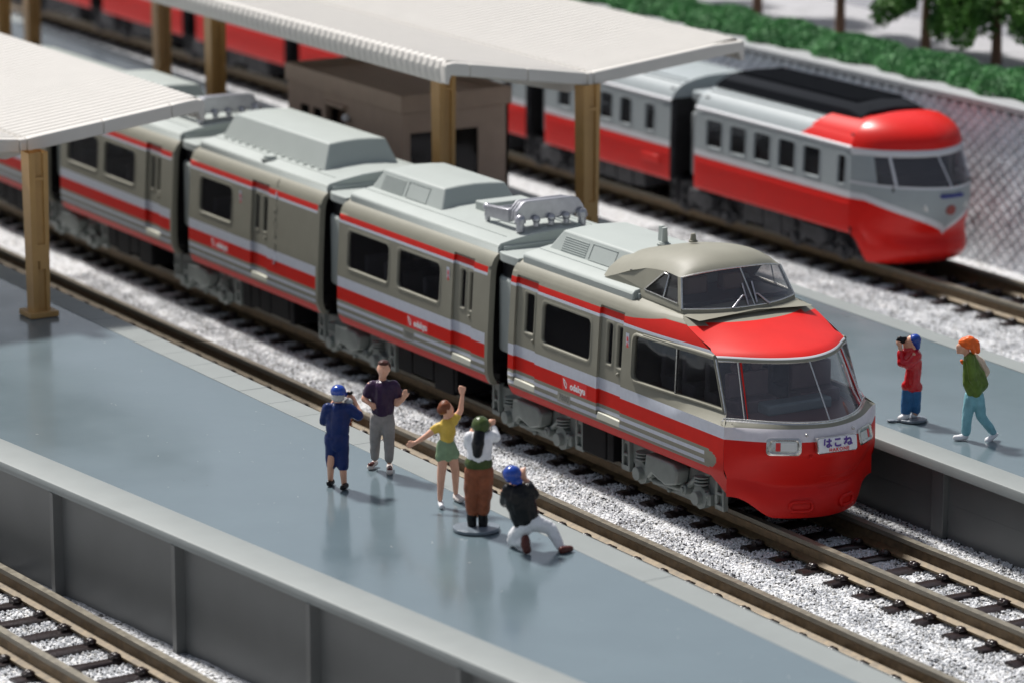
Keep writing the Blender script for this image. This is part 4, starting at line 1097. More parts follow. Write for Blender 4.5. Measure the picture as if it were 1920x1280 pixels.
    b = MB(); b.add([(-.62, y, .8) for y in (-1.3, 1.3)] + [(-.62, y, 1.95) for y in (1.3, -1.3)], [(0, 1, 2, 3)]); b.build('bulkhead', inner, root)
    b = MB(); b.grid([curve(l) for l in GL], 0); ws = b.build('windscreen', glassf, root, smooth=80)
    b = MB(); P = [curve(l) for l in TP]
    # closing row under the cab
    def tm_(i, j):
        z = (TP[i][0] + TP[i + 1][0]) / 2
        if z < 2.818: return 3
        if z < 2.86: return 2
        if z < 2.91: return 1
        if z < 3.235 - .05 * smooth01((abs(j + .5 - NT) / NT - .6) / .4): return 0
        return 2
    b.grid(P, tm_)
    b.grid([P[-1], [(x - .12, y * .97, 3.295) for x, y, z in P[-1]], [(x - .6, y * .9, 3.31) for x, y, z in P[-1]]], 2)
    b.build('nose_top', [redf, pwhite, olive, chrome], root, smooth=60)
    # central windscreen bar, corner posts, rims
    b = MB(); b.tube([(.172, -.01, 1.99), (-.405, -.01, 2.82)], .013, 8); b.build('windscreen_bar', chrome, root, smooth=60)
    lo = curve(GL[0]); hi = curve(GL[-1])
    b = MB(); b.tube(lo, .016, 8); b.tube([(x, y, z + .0) for x, y, z in hi], .014, 8); b.build('windscreen_trim', chrome, root, smooth=60)
    for k in (6, 2 * NT - 6):
        b = MB(); b.tube([lo[k], hi[k]], .012, 6); kk = 7 if k < NT else 2 * NT - 7
        b.build('corner_post', chrome, root, smooth=60)
        b = MB(); b.tube([(lo[kk][0], lo[kk][1], 2.0), (hi[kk][0], hi[kk][1], 2.8)], [.006, .018], 6); b.build('corner_stripe', red, root, smooth=60)
    # helper: place decal-like relief pieces on the nose front
    def surf(y, z, off=0.0):
        # x of the nose surface at y,z with outward normal
        def xs_(yy, zz):
            for l0, l1 in zip(LV[:-1], LV[1:]):
                if l0[0] <= zz <= l1[0]:
                    t = (zz - l0[0]) / (l1[0] - l0[0]); l = [a + (c - a) * t for a, c in zip(l0, l1)]; break
            else: l = LV[-1]
            q = min(.999, abs(yy) / l[3]); return l[2] + (l[1] - l[2]) * (1 - q ** l[4]) ** (1 / l[4])
        x = xs_(y, z); e = .004
        dy = (xs_(y + e, z) - xs_(y - e, z)) / (2 * e); dz = (xs_(y, z + e) - xs_(y, z - e)) / (2 * e)
        nrm = Vector((1, -dy, -dz)).normalized(); return Vector((x, y, z)) + nrm * off
    def patch(loop_out, off_out, name, m, parent, rings):
        b = MB(); b.grid([[tuple(surf(y, z, o_)) for y, z in lp] for lp, o_ in rings], 0, closed=True)
        return b.build(name, m, parent, smooth=45)
    def loop(yc, zc, hw, hh, r, skew=0, n=4):
        return [(y + skew * (z - zc), z) for y, z in rrect(yc - hw, yc + hw, zc - hh, zc + hh, r, n)]
    for s in (-1, 1):
        yc = s * .755; zc = 1.655; sk = s * -.12
        hous = patch(None, 0, 'headlight', chrome, root, [(loop(yc, zc, .225, .125, .06, sk), -.02), (loop(yc, zc, .225, .125, .06, sk), .028), (loop(yc, zc, .19, .098, .05, sk), .034), (loop(yc, zc, .17, .082, .04, sk), .010)])
        def fillp(y0_, y1_, m, nm, off):
            b = MB(); b.grid([[tuple(surf(y0_ + (y1_ - y0_) * i / 4 + sk * (z - zc), z, off)) for i in range(5)] for z in (zc - .086, zc, zc + .086)]); return b.build(nm, m, hous, smooth=60)
        fillp(yc - .175, yc + .175, chrome, 'reflector', .009)
        b = MB(); b.grid([[tuple(surf(yc + (q_ * s) + sk * (z - zc), z, .016)) for q_ in (-.155, -.08, 0, .05)] for z in (zc - .062, zc, zc + .062)]); b.build('lamp_glass', lens, hous, smooth=60)
        b = MB(); b.grid([[tuple(surf(yc + (q_ * s) + sk * (z - zc), z, .017)) for q_ in (.056, .085, .115)] for z in (zc - .062, zc, zc + .062)]); b.build('tail_lamp', redp, hous, smooth=60)
        # knobs beside the plate
        for (yy, zz) in ((s * .40, 1.50), (s * .43, 1.82)):
            b = MB(); b.ball(tuple(surf(yy, zz, .02)), .028, 0, 8, 6); b.build('plate_knob', redf if zz < 1.6 else chrome, root, smooth=60)
        # oval rim low on the skirt
        lp = loop(s * .42, .66, .165, .075, .07, 0, 5); b = MB(); pts = [tuple(surf(y, z, .020)) for y, z in lp]; b.tube(pts + [pts[0]], .028, 8, cap=False); b.build('skirt_rim', redf, root, smooth=60)
    # name plate
    c0 = Vector((.335, 0, 1.675)); tilt = 7
    Mp = Matrix.Translation(c0) @ Matrix.Rotation(R(-4), 4, 'Z') @ Matrix.Rotation(R(-tilt), 4, 'Y') @ Matrix.Rotation(R(90), 4, 'Z') @ Matrix.Rotation(R(90), 4, 'X')
    b = MB(); W, H = .355, .125
    out = rrect(-W, W, -H, H, .035); 
    vs = []
    for d, e in ((-.05, 0), (.022, 0), (.034, -.012)): vs.append([tuple(Mp @ Vector((x * (1 + e / W), z * (1 + e / H), d))) for x, z in out])
    b.grid(vs, 0, closed=True); b.add(vs[-1], [tuple(range(len(out)))], 1)
    pl = b.build('name_plate', [chrome, pwhite], root, smooth=40)
    text_mesh('lettering', 'は こ ね', .158, purple, pl, Mp @ Matrix.Translation((0, .022, .043)), .001, .88, .007)
    text_mesh('lettering', 'HAKONE', .075, redp, pl, Mp @ Matrix.Translation((.02, -.080, .043)), .001, 1.25, .002)
    # skirt crease lines
    for zz in (.90, 1.10):
        b = MB(); b.tube([tuple(surf(-.1 + .9 * i / 10, zz, .002)) for i in range(11)], .006, 6); b.build('skirt_crease', redf, root, smooth=60)

    # ---- raised driver's cab
    def zr(x): # centre line of the cab roof
        ks = [(-4.75, 3.83), (-4.3, 3.95), (-3.8, 4.055), (-3.3, 4.12), (-2.9, 4.14), (-2.6, 4.09), (-2.42, 4.005), (-2.33, 3.93)]
        for (a, c), (d, e) in zip(ks[:-1], ks[1:]):
            if a <= x <= d: t = (x - a) / (d - a); return c + (e - c) * t
        return ks[0][1] if x < ks[0][0] else ks[-1][1]
    def zs(x):
        ks = [(-4.75, 3.46), (-4.3, 3.60), (-3.9, 3.74), (-3.56, 3.83), (-3.1, 3.88), (-2.5, 3.86), (-2.3, 3.84)]
        for (a, c), (d, e) in zip(ks[:-1], ks[1:]):
            if a <= x <= d: t = (x - a) / (d - a); return c + (e - c) * t
        return ks[0][1] if x < ks[0][0] else ks[-1][1]
    hw = 1.08
    b = MB(); P = []
    xs = [-4.75, -4.5, -4.2, -3.9, -3.6, -3.3, -3.0, -2.8, -2.6, -2.48, -2.40]
    def xcurve(x, y): # pull the front edge forward at the centre
        return x
    for x in xs:
        row = []
        for k in range(-8, 9):
            u = k / 8; y = hw * u; q = abs(u)
            z = zs(x) + (zr(x) - zs(x)) * (1 - q ** 3.2)
            if q == 1: z = zs(x) - .03
            hy = .955 + (.10 * smooth01((-x - 3.6) / .9))
            row.append((x - .25 * u * u * smooth01((x + 3.1) / .7), hy * u, z))
        P.append(row)
    # front brow row, bowed
    P.append([(-2.35 - .25 * (k / 8) ** 2, .955 * k / 8, 3.825 + (.115) * (1 - abs(k / 8) ** 2.4)) for k in range(-8, 9)])
    b.grid(P); b.add([(x, y, z) for x, y, z in P[0]] + [(-4.75, hw, 3.38), (-4.75, -hw, 3.38)], [tuple(range(19))])
    b.build('cab_roof', olive, root, smooth=60)
    for s in (-1, 1):
        def sp(x, z, off=0.0):
            t = (z - 3.36) / max(.05, zs(x) - 3.36) ; top = .955 + .10 * smooth01((-x - 3.6) / .9)
            return (x, s * (1.085 + (top - 1.085) * max(0, min(1.05, (z - 3.36) / .48)) * (1 if x > -3.9 else .6) + off), z)
        b = MB()
        b.add([sp(*q) for q in ((-4.78, 3.36), (-3.56, 3.36), (-3.50, 3.47), (-3.02, zs(-3.02) - .03), (-3.3, zs(-3.3) - .03), (-3.56, zs(-3.56) - .03), (-3.9, zs(-3.9) - .03), (-4.3, zs(-4.3) - .03), (-4.75, zs(-4.75) - .03))], [tuple(range(9))])
        b.add([sp(-3.56, 3.36), sp(-2.38, 3.33), sp(-2.40, 3.43), sp(-3.50, 3.47)], [(0, 1, 2, 3)])
        b.add([sp(-2.50, 3.43), sp(-2.39, 3.43), sp(-2.58, 3.81), sp(-2.68, 3.83)], [(0, 1, 2, 3)])
        b.build('cab_side', olive, root, solid=.02)
        F4 = [(-3.48, 3.475), (-3.03, 3.835), (-2.68, 3.825), (-2.50, 3.435)]
        f = MB(); f.tube([sp(*F4[0], .006), sp(*F4[1], .006)], .013, 6); f.tube([sp(-3.03, 3.82, .008), sp(-2.90, 3.81, .008), sp(-2.92, 3.46, .008)], .013, 6); f.tube([sp(*F4[0], .006), sp(*F4[3], .006)], .010, 6)
        fo = f.build('cab_side_window', chrome, root, smooth=60)
        g = MB(); g.add([sp(*q, -.012) for q in F4], [(0, 1, 2, 3)]); g.build('pane', glass, fo)
    # front glass
    def fr_(y, t): # t 0 bottom 1 top
        u = y / 1.08; xb_ = -2.00 - .38 * abs(u) ** 2.2; xt_ = -2.35 - .25 * abs(u) ** 2
        zb_ = 3.37 + .005 * (1 - abs(u)); zt_ = 3.82 + .115 * (1 - abs(u) ** 2.4)
        return (xb_ + (xt_ - xb_) * t, y * (1 - .12 * t), zb_ + (zt_ - zb_) * t)
    ysn = [-1.07 + 2.14 * i / 20 for i in range(21)]
    b = MB(); b.grid([[fr_(y, t) for y in ysn] for t in (0, .5, 1)]); fg = b.build('cab_windscreen', glassf, root, smooth=80)
    b = MB(); b.tube([fr_(y, 0) for y in ysn], .016, 8); b.tube([fr_(y, 1.0) for y in ysn], .014, 8)
    for y in (-1.07, 1.07): b.tube([fr_(y, 0), fr_(y, 1)], .018, 8)
    b.tube([fr_(.06, 0), fr_(.0, 1)], .013, 8); b.build('cab_windscreen_trim', chrome, root, smooth=60)
    for (a0, a1, b0, b1) in (((-.36, .0), (-.13, .30), (-.08, .05), (-.075, .60)), ((.34, .0), (.17, .30), (.10, .08), (.13, .62))):
        b = MB(); up_ = Vector((.03, 0, 0)); b.tube([Vector(fr_(*a0)) + up_, Vector(fr_(*a1)) + up_], [.024, .012], 6); b.tube([Vector(fr_(*b0)) + up_, Vector(fr_(*b1)) + up_], .014, 6)
        b.tube([Vector(fr_(*a1)) + up_, Vector(fr_(b0[0], a1[1])) + up_], .010, 6); b.build('wiper', silver, root, smooth=60)
    # cab sill and base
    b = MB(); P = []
    for t, dz in ((0, 3.365), (1, 3.25)):
        P.append([(fr_(y, 0)[0] + .018 + .006 * t, y * (1 + .012 * t), dz - .015 * t) for y in ysn])
    P.append([(p[0] - .005, p[1] * .995, 3.12) for p in P[-1]])
    b.grid(P); 
    for s in (-1, 1):
        i = 0 if s < 0 else -1
        b.add([P[0][i], P[1][i], P[2][i], (-3.6, s * 1.09, 3.25), (-3.6, s * 1.085, 3.37)], [(0, 1, 4), (1, 3, 4), (1, 2, 3)])
    b.build('cab_sill', olive, root, smooth=50)
    b = MB(); b.box(-4.6, -2.45, -1.0, 1.0, 3.36, 3.42); b.box(-4.0, -3.8, -1.0, 1.0, 3.42, 3.7); b.build('cab_floor', inner, root)
    b = MB(); b.box(-3.15, -2.95, -.62, -.2, 3.42, 3.72); b.ball((-3.08, -.4, 3.75), .1, 0, 8, 6); b.box(-3.15, -2.95, .1, .5, 3.42, 3.70); b.build('driver_seat', mat('brown seat', (.10, .06, .04), .5), root, bevel=.04)
    # antennas
    b = MB(); b.cyl((-4.58, .02, 3.86), .115, .06, 2, 20); b.cyl((-4.58, .02, 3.92), .085, .02, 2, 20); b.cyl((-4.56, .02, 3.94), .055, .24, 2, 12, r2=.045); b.prism([(-4.72, 3.94), (-4.60, 3.92), (-4.60, 4.20), (-4.70, 4.19)], -.01, .05, 1); b.build('antenna', roofm, root, bevel=.01)
    b = MB(); b.cyl((-3.72, .02, 4.09), .075, .03, 2, 16); b.cyl((-3.72, .02, 4.11), .055, .12, 2, 16, r2=.038); b.build('whistle', olive, root, bevel=.008)
nose_car()

# ------------------------------------------------------------------ silver and red train on the far track
YD = 12.85
ZD = [(.96, 1.33), (1.0, 1.355), (1.70, 1.36), (1.84, 1.36), (2.70, 1.33), (2.75, 1.345), (2.78, 1.31), (2.92, 1.24), (3.02, 1.13), (3.10, .98), (3.17, .70), (3.22, .35), (3.23, 0)]
def yd(z):
    for (a, b), (c, d) in zip(ZD[:-1], ZD[1:]):
        if a <= z <= c: return b + (d - b) * (z - a) / (c - a)
    return ZD[0][1] if z < 1 else 0
DM = [dgrey, dred, mat('white stripe paint', (.62, .63, .66), .4), dlow]
def dband(x, z): return 1 if z < 1.70 else (2 if z < 1.84 else (2 if 2.70 < z < 2.78 else 0))
def d_car(label, x0, x1, wins, nose=False, vent=None):
    root = thing('train_car', label, 'train car', ((x0 + x1) / 2, YD, 0), 'cars of the far red and silver train')
    zl = [z for z, _ in ZD] + [2.735]
    for s in (-1, 1):
        holes = [(a, c, 1.93, 2.57) for a, c in wins]
        sh = side_shell(x0, x1, YD, s, holes, lambda x, z: yd(z), [z for z in zl if z <= 2.78], dband)
        for xx in (x0, x1): sh.grid([[(xx, YD + s * yd(z), z), (xx, YD + s * (yd(z) - .12), z)] for z in (1.0, 1.7, 1.84, 2.7)], 3)
        sd_ = sh.build('side_panel', DM, root, smooth=30)
        for a, c in wins: window(sd_, a, c, 1.94, 2.56, YD, s, lambda x, z: yd(z), r=.06, fmat=dgrey)
        if s < 0:
            for k in range(6):
                c = MB(); z = 1.08 + .095 * k; c.box(x0 + .05, x1 - .05, YD - yd(z) - .016, YD - yd(z) + .01, z, z + .03); c.build('side_rib', dred, sd_)
            if vent:
                c = MB(); c.box(vent, vent + .7, YD - 1.395, YD - 1.35, 1.28, 1.46); c.build('side_vent', dred, sd_, bevel=.01)
    b = MB(); P = []
    up = [q for q in ZD if q[0] >= 2.78]
    sec = [(YD - y, z) for z, y in up] + [(YD + y, z) for z, y in up[::-1][1:]]
    xs = [x0, x1] if not nose else [x0] + list(np.linspace(-18, x1, 24))
    def sh_(x, c): return (c - 2.78) * 1.6 * (0 if (not nose or x < -17.9 or x > -15.3) else min(1, (x + 18) / .9, (-15.2 - x) / .9))
    for x in xs: P.append([(x + sh_(x, c), a, c) for a, c in sec])
    nn = len(sec)
    def rm(i, j):
        if not nose: return 0
        x = (xs[i] + xs[i + 1]) / 2; jj = j if j < nn / 2 else nn - 2 - j
        zc = up[min(jj, len(up) - 1)][0]
        return 1 if x > -17.0 else 0
    b.grid(P, rm); b.add(P[0], [tuple(range(nn))], 0)
    if not nose: b.add(P[-1], [tuple(range(nn))], 0)
    b.build('roof', DM, root, smooth=40)
    for k, y in enumerate((-1.0, -.85, .85, 1.0)):
        c = MB(); z = 3.10 if abs(y) > .9 else 3.15; c.tube([(x0 + .1, YD + y, z), (min(x1, -16.3) - .1, YD + y, z)], .02, 6); c.build('roof_seam', dgrey, root)
    b = MB(); b.box(x0 + .2, x1 - .1, YD - 1.2, YD + 1.2, 1.0, 1.15); b.box(x0 + .2, x0 + .3, YD - 1.2, YD + 1.2, 1.15, 3.0); b.box(x1 - .2, x1 - .1, YD - 1.2, YD + 1.2, 1.15, 3.0); b.box(x0 + .3, x1 - .2, YD - .05, YD + .05, 1.15, 3.0); b.build('interior', inner, root)
    b = MB(); b.box(x0 - .5, x0, YD - 1.12, YD + 1.12, 1.15, 2.55); b.build('gangway_panel', mat('grey gangway', (.22, .24, .25), .4), root, bevel=.06)
    b = MB(); b.box(x0 - .48, x0, YD - 1.05, YD + 1.05, 2.55, 2.80); b.build('gangway_band', blackr, root)
    b = MB(); b.box(x0 - .5, x0 + .05, YD - 1.1, YD + 1.1, 2.80, 3.02); b.build('gangway_roof', dgrey, root, bevel=.05)
    b = MB(); b.box(x0 - .45, x0, YD - .9, YD + .9, .7, 1.15); b.build('coupling', black, root)
    underfloor(root, x0 + 1.6, x1 - 1.3, YD, dlow)
    bogie(root, x0 + .2, YD, dlow)
    if nose: bogie(root, -16.5, YD, dlow)
    return root
pit = 6.17
for i, lab in enumerate(['second car of the far train, silver above red with a raised vent', 'far silver and red car mostly hidden behind the brown hut', 'far red car between the canopy posts left of the hut', 'far red car between the two leftmost upper posts', 'far red car beside the leftmost blurred post at the top left', 'last far red car cut by the left picture edge at the top corner']):
    x1 = -21.92 - pit * i; x0 = x1 - 5.3
    d_car(lab, x0, x1, [(x0 + .55, x0 + 1.1), (x0 + 1.45, x0 + 2.0), (x0 + 2.35, x0 + 2.9), (x0 + 3.2, x0 + 3.7), (x0 + 4.25, x0 + 4.65)], vent=x0 + 4.2 if i == 0 else None)
def d_nose():
    root = d_car('front car of the far train with bulbous red nose and black roof unit', -20.95, -15.2, [(-20.53 + .905 * k, -19.90 + .905 * k) for k in range(5)] + [(-15.68, -15.38)], nose=True)
    NT = 30
    def curve(z, xf, xb, w_, n_=2.2, back=-15.2, zf=None):
        pts = []
        for k in range(-NT, NT + 1):
            u = k / NT; t = math.pi / 2 * u
            w1 = w_ * .93; n_ = 1.65; x = xb + (xf - .17 - xb) * abs(math.cos(t)) ** (2 / n_); y = w1 * abs(math.sin(t)) ** (2 / n_) * sgn(u) * (1 + (w_ / w1 - 1) * abs(u) ** 5)
            x += (back - xb) * abs(u) ** 6 if back < xb else 0
            pts.append((x, YD + y, z if zf is None else zf(u, z)))
        return pts
    KX = [(.42, -13.95), (.52, -13.62), (.66, -13.45), (.84, -13.47), (.98, -13.66), (1.10, -13.66), (1.35, -13.50), (1.7, -13.38), (2.0, -13.36), (2.08, -13.38)]
    def xf(z):
        for (a, b_), (c, d) in zip(KX[:-1], KX[1:]):
            if a <= z <= c: return b_ + (d - b_) * (z - a) / (c - a)
        return KX[-1][1]
    def vz(u): return 1.05 + .66 * min(1, abs(u) / .86) ** .80
    rowf = [lambda u, q=q: q for q in (.42, .47, .52, .60, .66, .75, .84, .90, .96)]
    rowf += [lambda u, t=t: .96 + (vz(u) - .96) * t for t in (.2, .4, .6, .8, 1.0)]
    rowf += [lambda u, t=t: vz(u) + .13 * t for t in (.5, 1.0)]
    rowf += [lambda u, t=t: vz(u) + .13 + (2.03 - vz(u) - .13) * t for t in (.2, .4, .6, .8, 1.0)]
    rowf += [lambda u: 2.08]
    def npt(k, z):
        u = k / NT; t = math.pi / 2 * u; n_ = 1.65; w0 = 1.36 if z > 1.0 else 1.30 + .06 * smooth01((z - .8) / .2); w_ = w0 * .92; xb = -14.9
        x = xb + (xf(z) - .17 - xb) * abs(math.cos(t)) ** (2 / n_); y = w_ * abs(math.sin(t)) ** (2 / n_) * sgn(u) * (1 + (w0 / w_ - 1) * abs(u) ** 5); x += (-15.2 - xb) * abs(u) ** 6
        zz = z + .5 * smooth01((abs(u) - .80) / .2) * (1 if z < .9 else max(0, 1.1 - z) / .2)
        return (x, YD + y, zz)
    b = MB(); P = [[npt(k, f_(k / NT)) for k in range(-NT, NT + 1)] for f_ in rowf]
    b.grid(P, lambda i, j: 1 if i < 13 else (2 if i < 15 or i == 20 else 0)); b.build('nose', DM, root, smooth=60)
    b = MB(); b.grid([curve(z, x, -15.0, w_) for z, x, w_ in ((2.08, -13.42, 1.34), (2.3, -13.6, 1.33), (2.5, -13.78, 1.32), (2.62, -13.9, 1.31))]); b.build('windscreen', glass_mat('far windscreen glass', (.5, .48, .48), .05, .13, 1.45), root, smooth=80)
    # opaque cheeks and pillars
    for s in (-1, 1):
        b = MB(); rows = []
        for z, x, w_ in ((2.07, -13.38, 1.355), (2.3, -13.57, 1.345), (2.5, -13.75, 1.335), (2.64, -13.87, 1.33)):
            c = curve(z, x, -15.0, w_); rows.append((c[:9] if s < 0 else c[-9:]))
        b.grid(rows); b.build('cheek', dgrey, root, smooth=60)
    for k in (13, 2 * NT - 13, NT):
        lo = curve(2.08, -13.40, -15.0, 1.35)[k]; hi = curve(2.63, -13.88, -15.0, 1.32)[k]
        b = MB(); b.tube([lo, hi], .035 if k != NT else .018, 6); b.build('windscreen_pillar', DM[2], root, smooth=60)
    b = MB(); TPZ = [(2.62, -13.88, 1.335), (2.66, -13.84, 1.36), (2.72, -13.85, 1.365), (2.76, -13.90, 1.35), (2.85, -13.88, 1.32), (3.0, -13.95, 1.26), (3.15, -14.08, 1.16), (3.27, -14.25, 1.02), (3.38, -14.48, .84), (3.45, -14.75, .6), (3.48, -15.0, .35)]
    P = [curve(2.9 + (z - 2.9) * .84 if z > 2.9 else z, x, -15.05 if z < 3.3 else -15.15, w_, 2.3 if z < 3.3 else 2.0) for z, x, w_ in TPZ]
    b.grid(P, lambda i, j: 2 if TPZ[i][0] < 2.75 else 1); b.grid([P[-1], [(-15.2, YD, 3.395)] * (2 * NT + 1)], 1)
    b.build('nose_top', DM, root, smooth=70)
    # red hump behind the dome, dipping between two shoulders
    b = MB(); P = []
    for i in range(15):
        row = []
        for k in range(-10, 11):
            u = k / 10; y = 1.30 * u; t = i / 14; x = -15.2 - (1.75 - .62 * (1 - abs(u) ** 2.5)) * t
            dome = 2.76 + (3.395 - 2.76) * (1 - abs(u) ** 2.4) ** .6
            sh_ = 3.20 + .10 * math.exp(-((abs(u) - .62) / .2) ** 2) if abs(u) < .82 else 3.22 * (1 - (abs(u) - .82) * .75)
            row.append((x, YD + y, dome * (1 - smooth01(t * 1.6)) + max(2.72, min(dome, sh_)) * smooth01(t * 1.6) - .02 * t))
        P.append(row)
    b.grid(P); b.build('roof_hump', dred, root, smooth=70)
    b = MB(); P = []
    for x, e in ((-20.9, .16), (-20.6, .0), (-16.0, 0), (-15.55, .10)):
        P.append([(x, YD - .88, 3.02), (x, YD - .84, 3.38 - e), (x, YD - .62, 3.48 - e), (x, YD, 3.52 - e), (x, YD + .62, 3.48 - e), (x, YD + .84, 3.38 - e), (x, YD + .88, 3.02)])
    b.grid(P); b.add(P[0], [tuple(range(7))]); b.add(P[-1], [tuple(range(7))]); o = b.build('roof_unit', dblack, root, bevel=.02)
    for k in range(26):
        b = MB(); x = -20.4 + .17 * k; b.box(x, x + .05, YD - .6, YD + .6, 3.47, 3.54); b.build('cooling_fin', dblack, o)
    for k in range(9):
        b = MB(); y = YD - .48 + .12 * k; b.ball((-15.75, y, 3.42), .03, 0, 6, 4); b.build('unit_stud', dblack, o)
    b = MB(); b.box(-13.72, -13.50, YD - .26, YD + .26, 1.86, 1.93); b.build('name_strip', mat('dark blue strip', (.03, .04, .22), .4), root, bevel=.01)
    b = MB(); b.cyl((-13.69, YD - .0, 1.60), .11, .14, 0, 16); b.build('nose_lamp', mat('dull red emblem', (.28, .06, .05), .4), root, bevel=.01)
    for s in (-1, 1):
        b = MB(); b.cyl((-13.88, YD + s * .45, 1.66), .09, .14, 0, 16); b.build('headlight', lens, root, bevel=.01)
        b = MB(); b.ball((-13.92, YD + s * .55, .72), .07); b.build('bumper_knob', dred, root, smooth=60)
    b = MB(); b.box(-15.2, -14.2, YD - 1.0, YD + 1.0, 1.95, 2.05); b.box(-15.25, -15.2, YD - 1.2, YD + 1.2, 1.0, 3.0); b.build('cab_interior', inner, root)
d_nose()

# ------------------------------------------------------------------ painted figures
skin = mat('painted skin', (0.68, 0.36, 0.24), 0.38, noise=0.07, nscale=9, bump=0.3, bscale=16, spec=0.5)
def paint(name, c, rough=.35, n=.16): return mat(name, c, rough, noise=n, nscale=8, bump=.8, bscale=9, coat=.0 if rough > .2 else .2, spec=.25 if rough > .2 else .5)
TH = R(16.3); CT, ST = math.cos(TH), math.sin(TH)
class Fig:
    def __init__(s, label, bx, by, sc_, z, grp='painted figures on the platforms'):
        Fv = Vector((-0.83599736, 0.49722781, -0.23210541)); Rv = Vector((0.51118803, 0.85946891, 0)); Uv = Vector((-0.19948, 0.11865, 0.97269))
        d = Fv + Rv * (bx - 960) / 6808.7 - Uv * (by - 640) / 6808.7
        p = CAMP + d * ((z - CAMP.z) / d.z)
        s.root = thing('person', label, 'person', tuple(p), grp, R(59.257)); s.bx, s.by, s.s = bx, by, sc_
    def J(s, px, py, d=0.0):
        return Vector(((px - s.bx) / s.s, d, ((s.by - py) / s.s - d * ST) / CT))
    def gd(s, py, z=.04): return ((s.by - py) / s.s - z * CT) / ST
    def part(s, name, m, limbs, balls=(), vox=.016, parent=None, smooth_it=3, thingy=None):
        b = MB()
        for pts, rs in limbs:
            pts = [p if isinstance(p, Vector) else s.J(*p) for p in pts]
            for (p0, p1, r0, r1) in zip(pts[:-1], pts[1:], rs[:-1], rs[1:]):
                if (p1 - p0).length < 1e-4: continue
                b.tube([p0, p1], [r0, r1], 12)
            for p, r in zip(pts, rs): b.ball(p, r, 0, 12, 8)
        for c, r, sc3 in balls:
            c = c if isinstance(c, Vector) else s.J(*c); b.ball(c, r, 0, 14, 10, sc3)
        o = b.build(name, m, None, local=True, merge=False)
        md = o.modifiers.new('r', 'REMESH'); md.mode = 'VOXEL'; md.voxel_size = vox
        m2 = o.modifiers.new('s', 'SMOOTH'); m2.iterations = smooth_it; m2.factor = .5
        bpy.context.view_layer.update()
        me = bpy.data.meshes.new_from_object(o.evaluated_get(bpy.context.evaluated_depsgraph_get()))
        bpy.data.objects.remove(o); me.name = name
        if name not in ('body', 'camera', 'cap', 'helmet'):
            for v in me.vertices:      # hand-painted, slightly lumpy folds
                a = _noise.noise(v.co * 9.0 + Vector((s.bx, 0, 0))) * .008 + _noise.noise(Vector((v.co.x * 26, v.co.y * 26, v.co.z * 12 + s.bx))) * .0045
                v.co += v.normal * a
        me.polygons.foreach_set('use_smooth', [True] * len(me.polygons))
        if not me.materials: me.materials.append(m)
        q = bpy.data.objects.new(name, me); col.objects.link(q)
        if thingy: 
            q.location = s.root.location; q.rotation_euler = s.root.rotation_euler; q['label'] = thingy[0]; q['category'] = thingy[1]
        else: q.parent = parent or s.root
        return q
    def hand(s, at, dirv, side=1, curl=.35, L=.085):
        """palm, thumb and four unequal fingers, returned as limbs"""
        at = s.J(*at) if not isinstance(at, Vector) else at; d = Vector(dirv).normalized()
        a = d.cross(Vector((0, 1, 0)));
        if a.length < .1: a = d.cross(Vector((1, 0, 0)))
        a.normalize(); n = a.cross(d).normalized()
        out = [([at, at + d * .06], [.030, .040])]
        for k, l in enumerate((.9, 1.0, .95, .75)):
            o = at + d * .075 + a * (k - 1.5) * .021; m_ = o + d * L * .5 * l; e = m_ + (d * (1 - curl) + n * curl * side) * L * .5 * l
            out.append(([o, m_, e], [.0125, .012, .010]))
        t0 = at + d * .03 - a * .03; out.append(([t0, t0 + (d * .6 - a * .5) * .05, t0 + (d * 1.1 - a * .55) * .07], [.014, .013, .011]))
        return out
    def head(s, c, face, r=.108, tilt=0):
        """head ellipsoid with jaw, nose, ears, brow and mouth, face = unit direction in (u,d,z)"""
        c = s.J(*c) if not isinstance(c, Vector) else c; f = Vector(face).normalized(); side = f.cross(Vector((0, 0, 1))).normalized(); up = side.cross(f)
        balls = [(c, r, (.84, .84, 1.10)), (c + f * r * .22 - up * r * .45, r * .70, (.85, .85, .95)), (c + f * r * .86 - up * r * .08, r * .16, (1, 1, 1.5)), (c + f * r * .97 - up * r * .20, r * .15, (1, 1, 1)),
                 (c + f * r * .62 - up * r * .95, r * .28, (1, 1, .7)), (c + f * r * .82 - up * r * .58, r * .16, (1.2, 1.2, .5)), (c + f * r * .78 + up * r * .24, r * .18, (1.6, 1.6, .45))]
        for q in (-1, 1): balls.append((c + side * q * r * .84 - up * r * .05, r * .2, (.6, 1, 1.3))); balls.append((c + f * r * .62 + side * q * r * .38 - up * r * .2, r * .2, (1, 1, 1)))
        return balls

navy = paint('navy blue paint', (0.007, 0.020, 0.105)); capb = paint('glossy blue cap paint', (0.006, 0.045, 0.30), .15, .1)
dpur = paint('dark plum paint', (0.035, 0.015, 0.045), .3); greyt = paint('warm grey trouser paint', (0.27, 0.25, 0.24), .5)
brownh = paint('dark brown hair paint', (0.06, 0.02, 0.015)); auburn = paint('auburn hair paint', (0.17, 0.05, 0.02)); yel = paint('yellow shirt paint', (0.62, 0.42, 0.07), .4)
grn = paint('sage green skirt paint', (0.20, 0.29, 0.17), .5); whitep = paint('white paint', (0.74, 0.74, 0.76), .4, .08); sock = paint('off white shoe paint', (0.60, 0.55, 0.52), .5)
ol = paint('dark olive hat paint', (0.05, 0.075, 0.02), .28); blk = paint('black paint', (0.006, 0.006, 0.007), .3); rust = paint('rust brown trouser paint', (0.23, 0.07, 0.03), .35, .3)
choc = paint('chocolate shoe paint', (0.09, 0.025, 0.02), .25); redc = paint('glossy red coat paint', (0.52, 0.006, 0.012), .14, .12); jean = paint('blue jean paint', (0.03, 0.12, 0.28), .45)
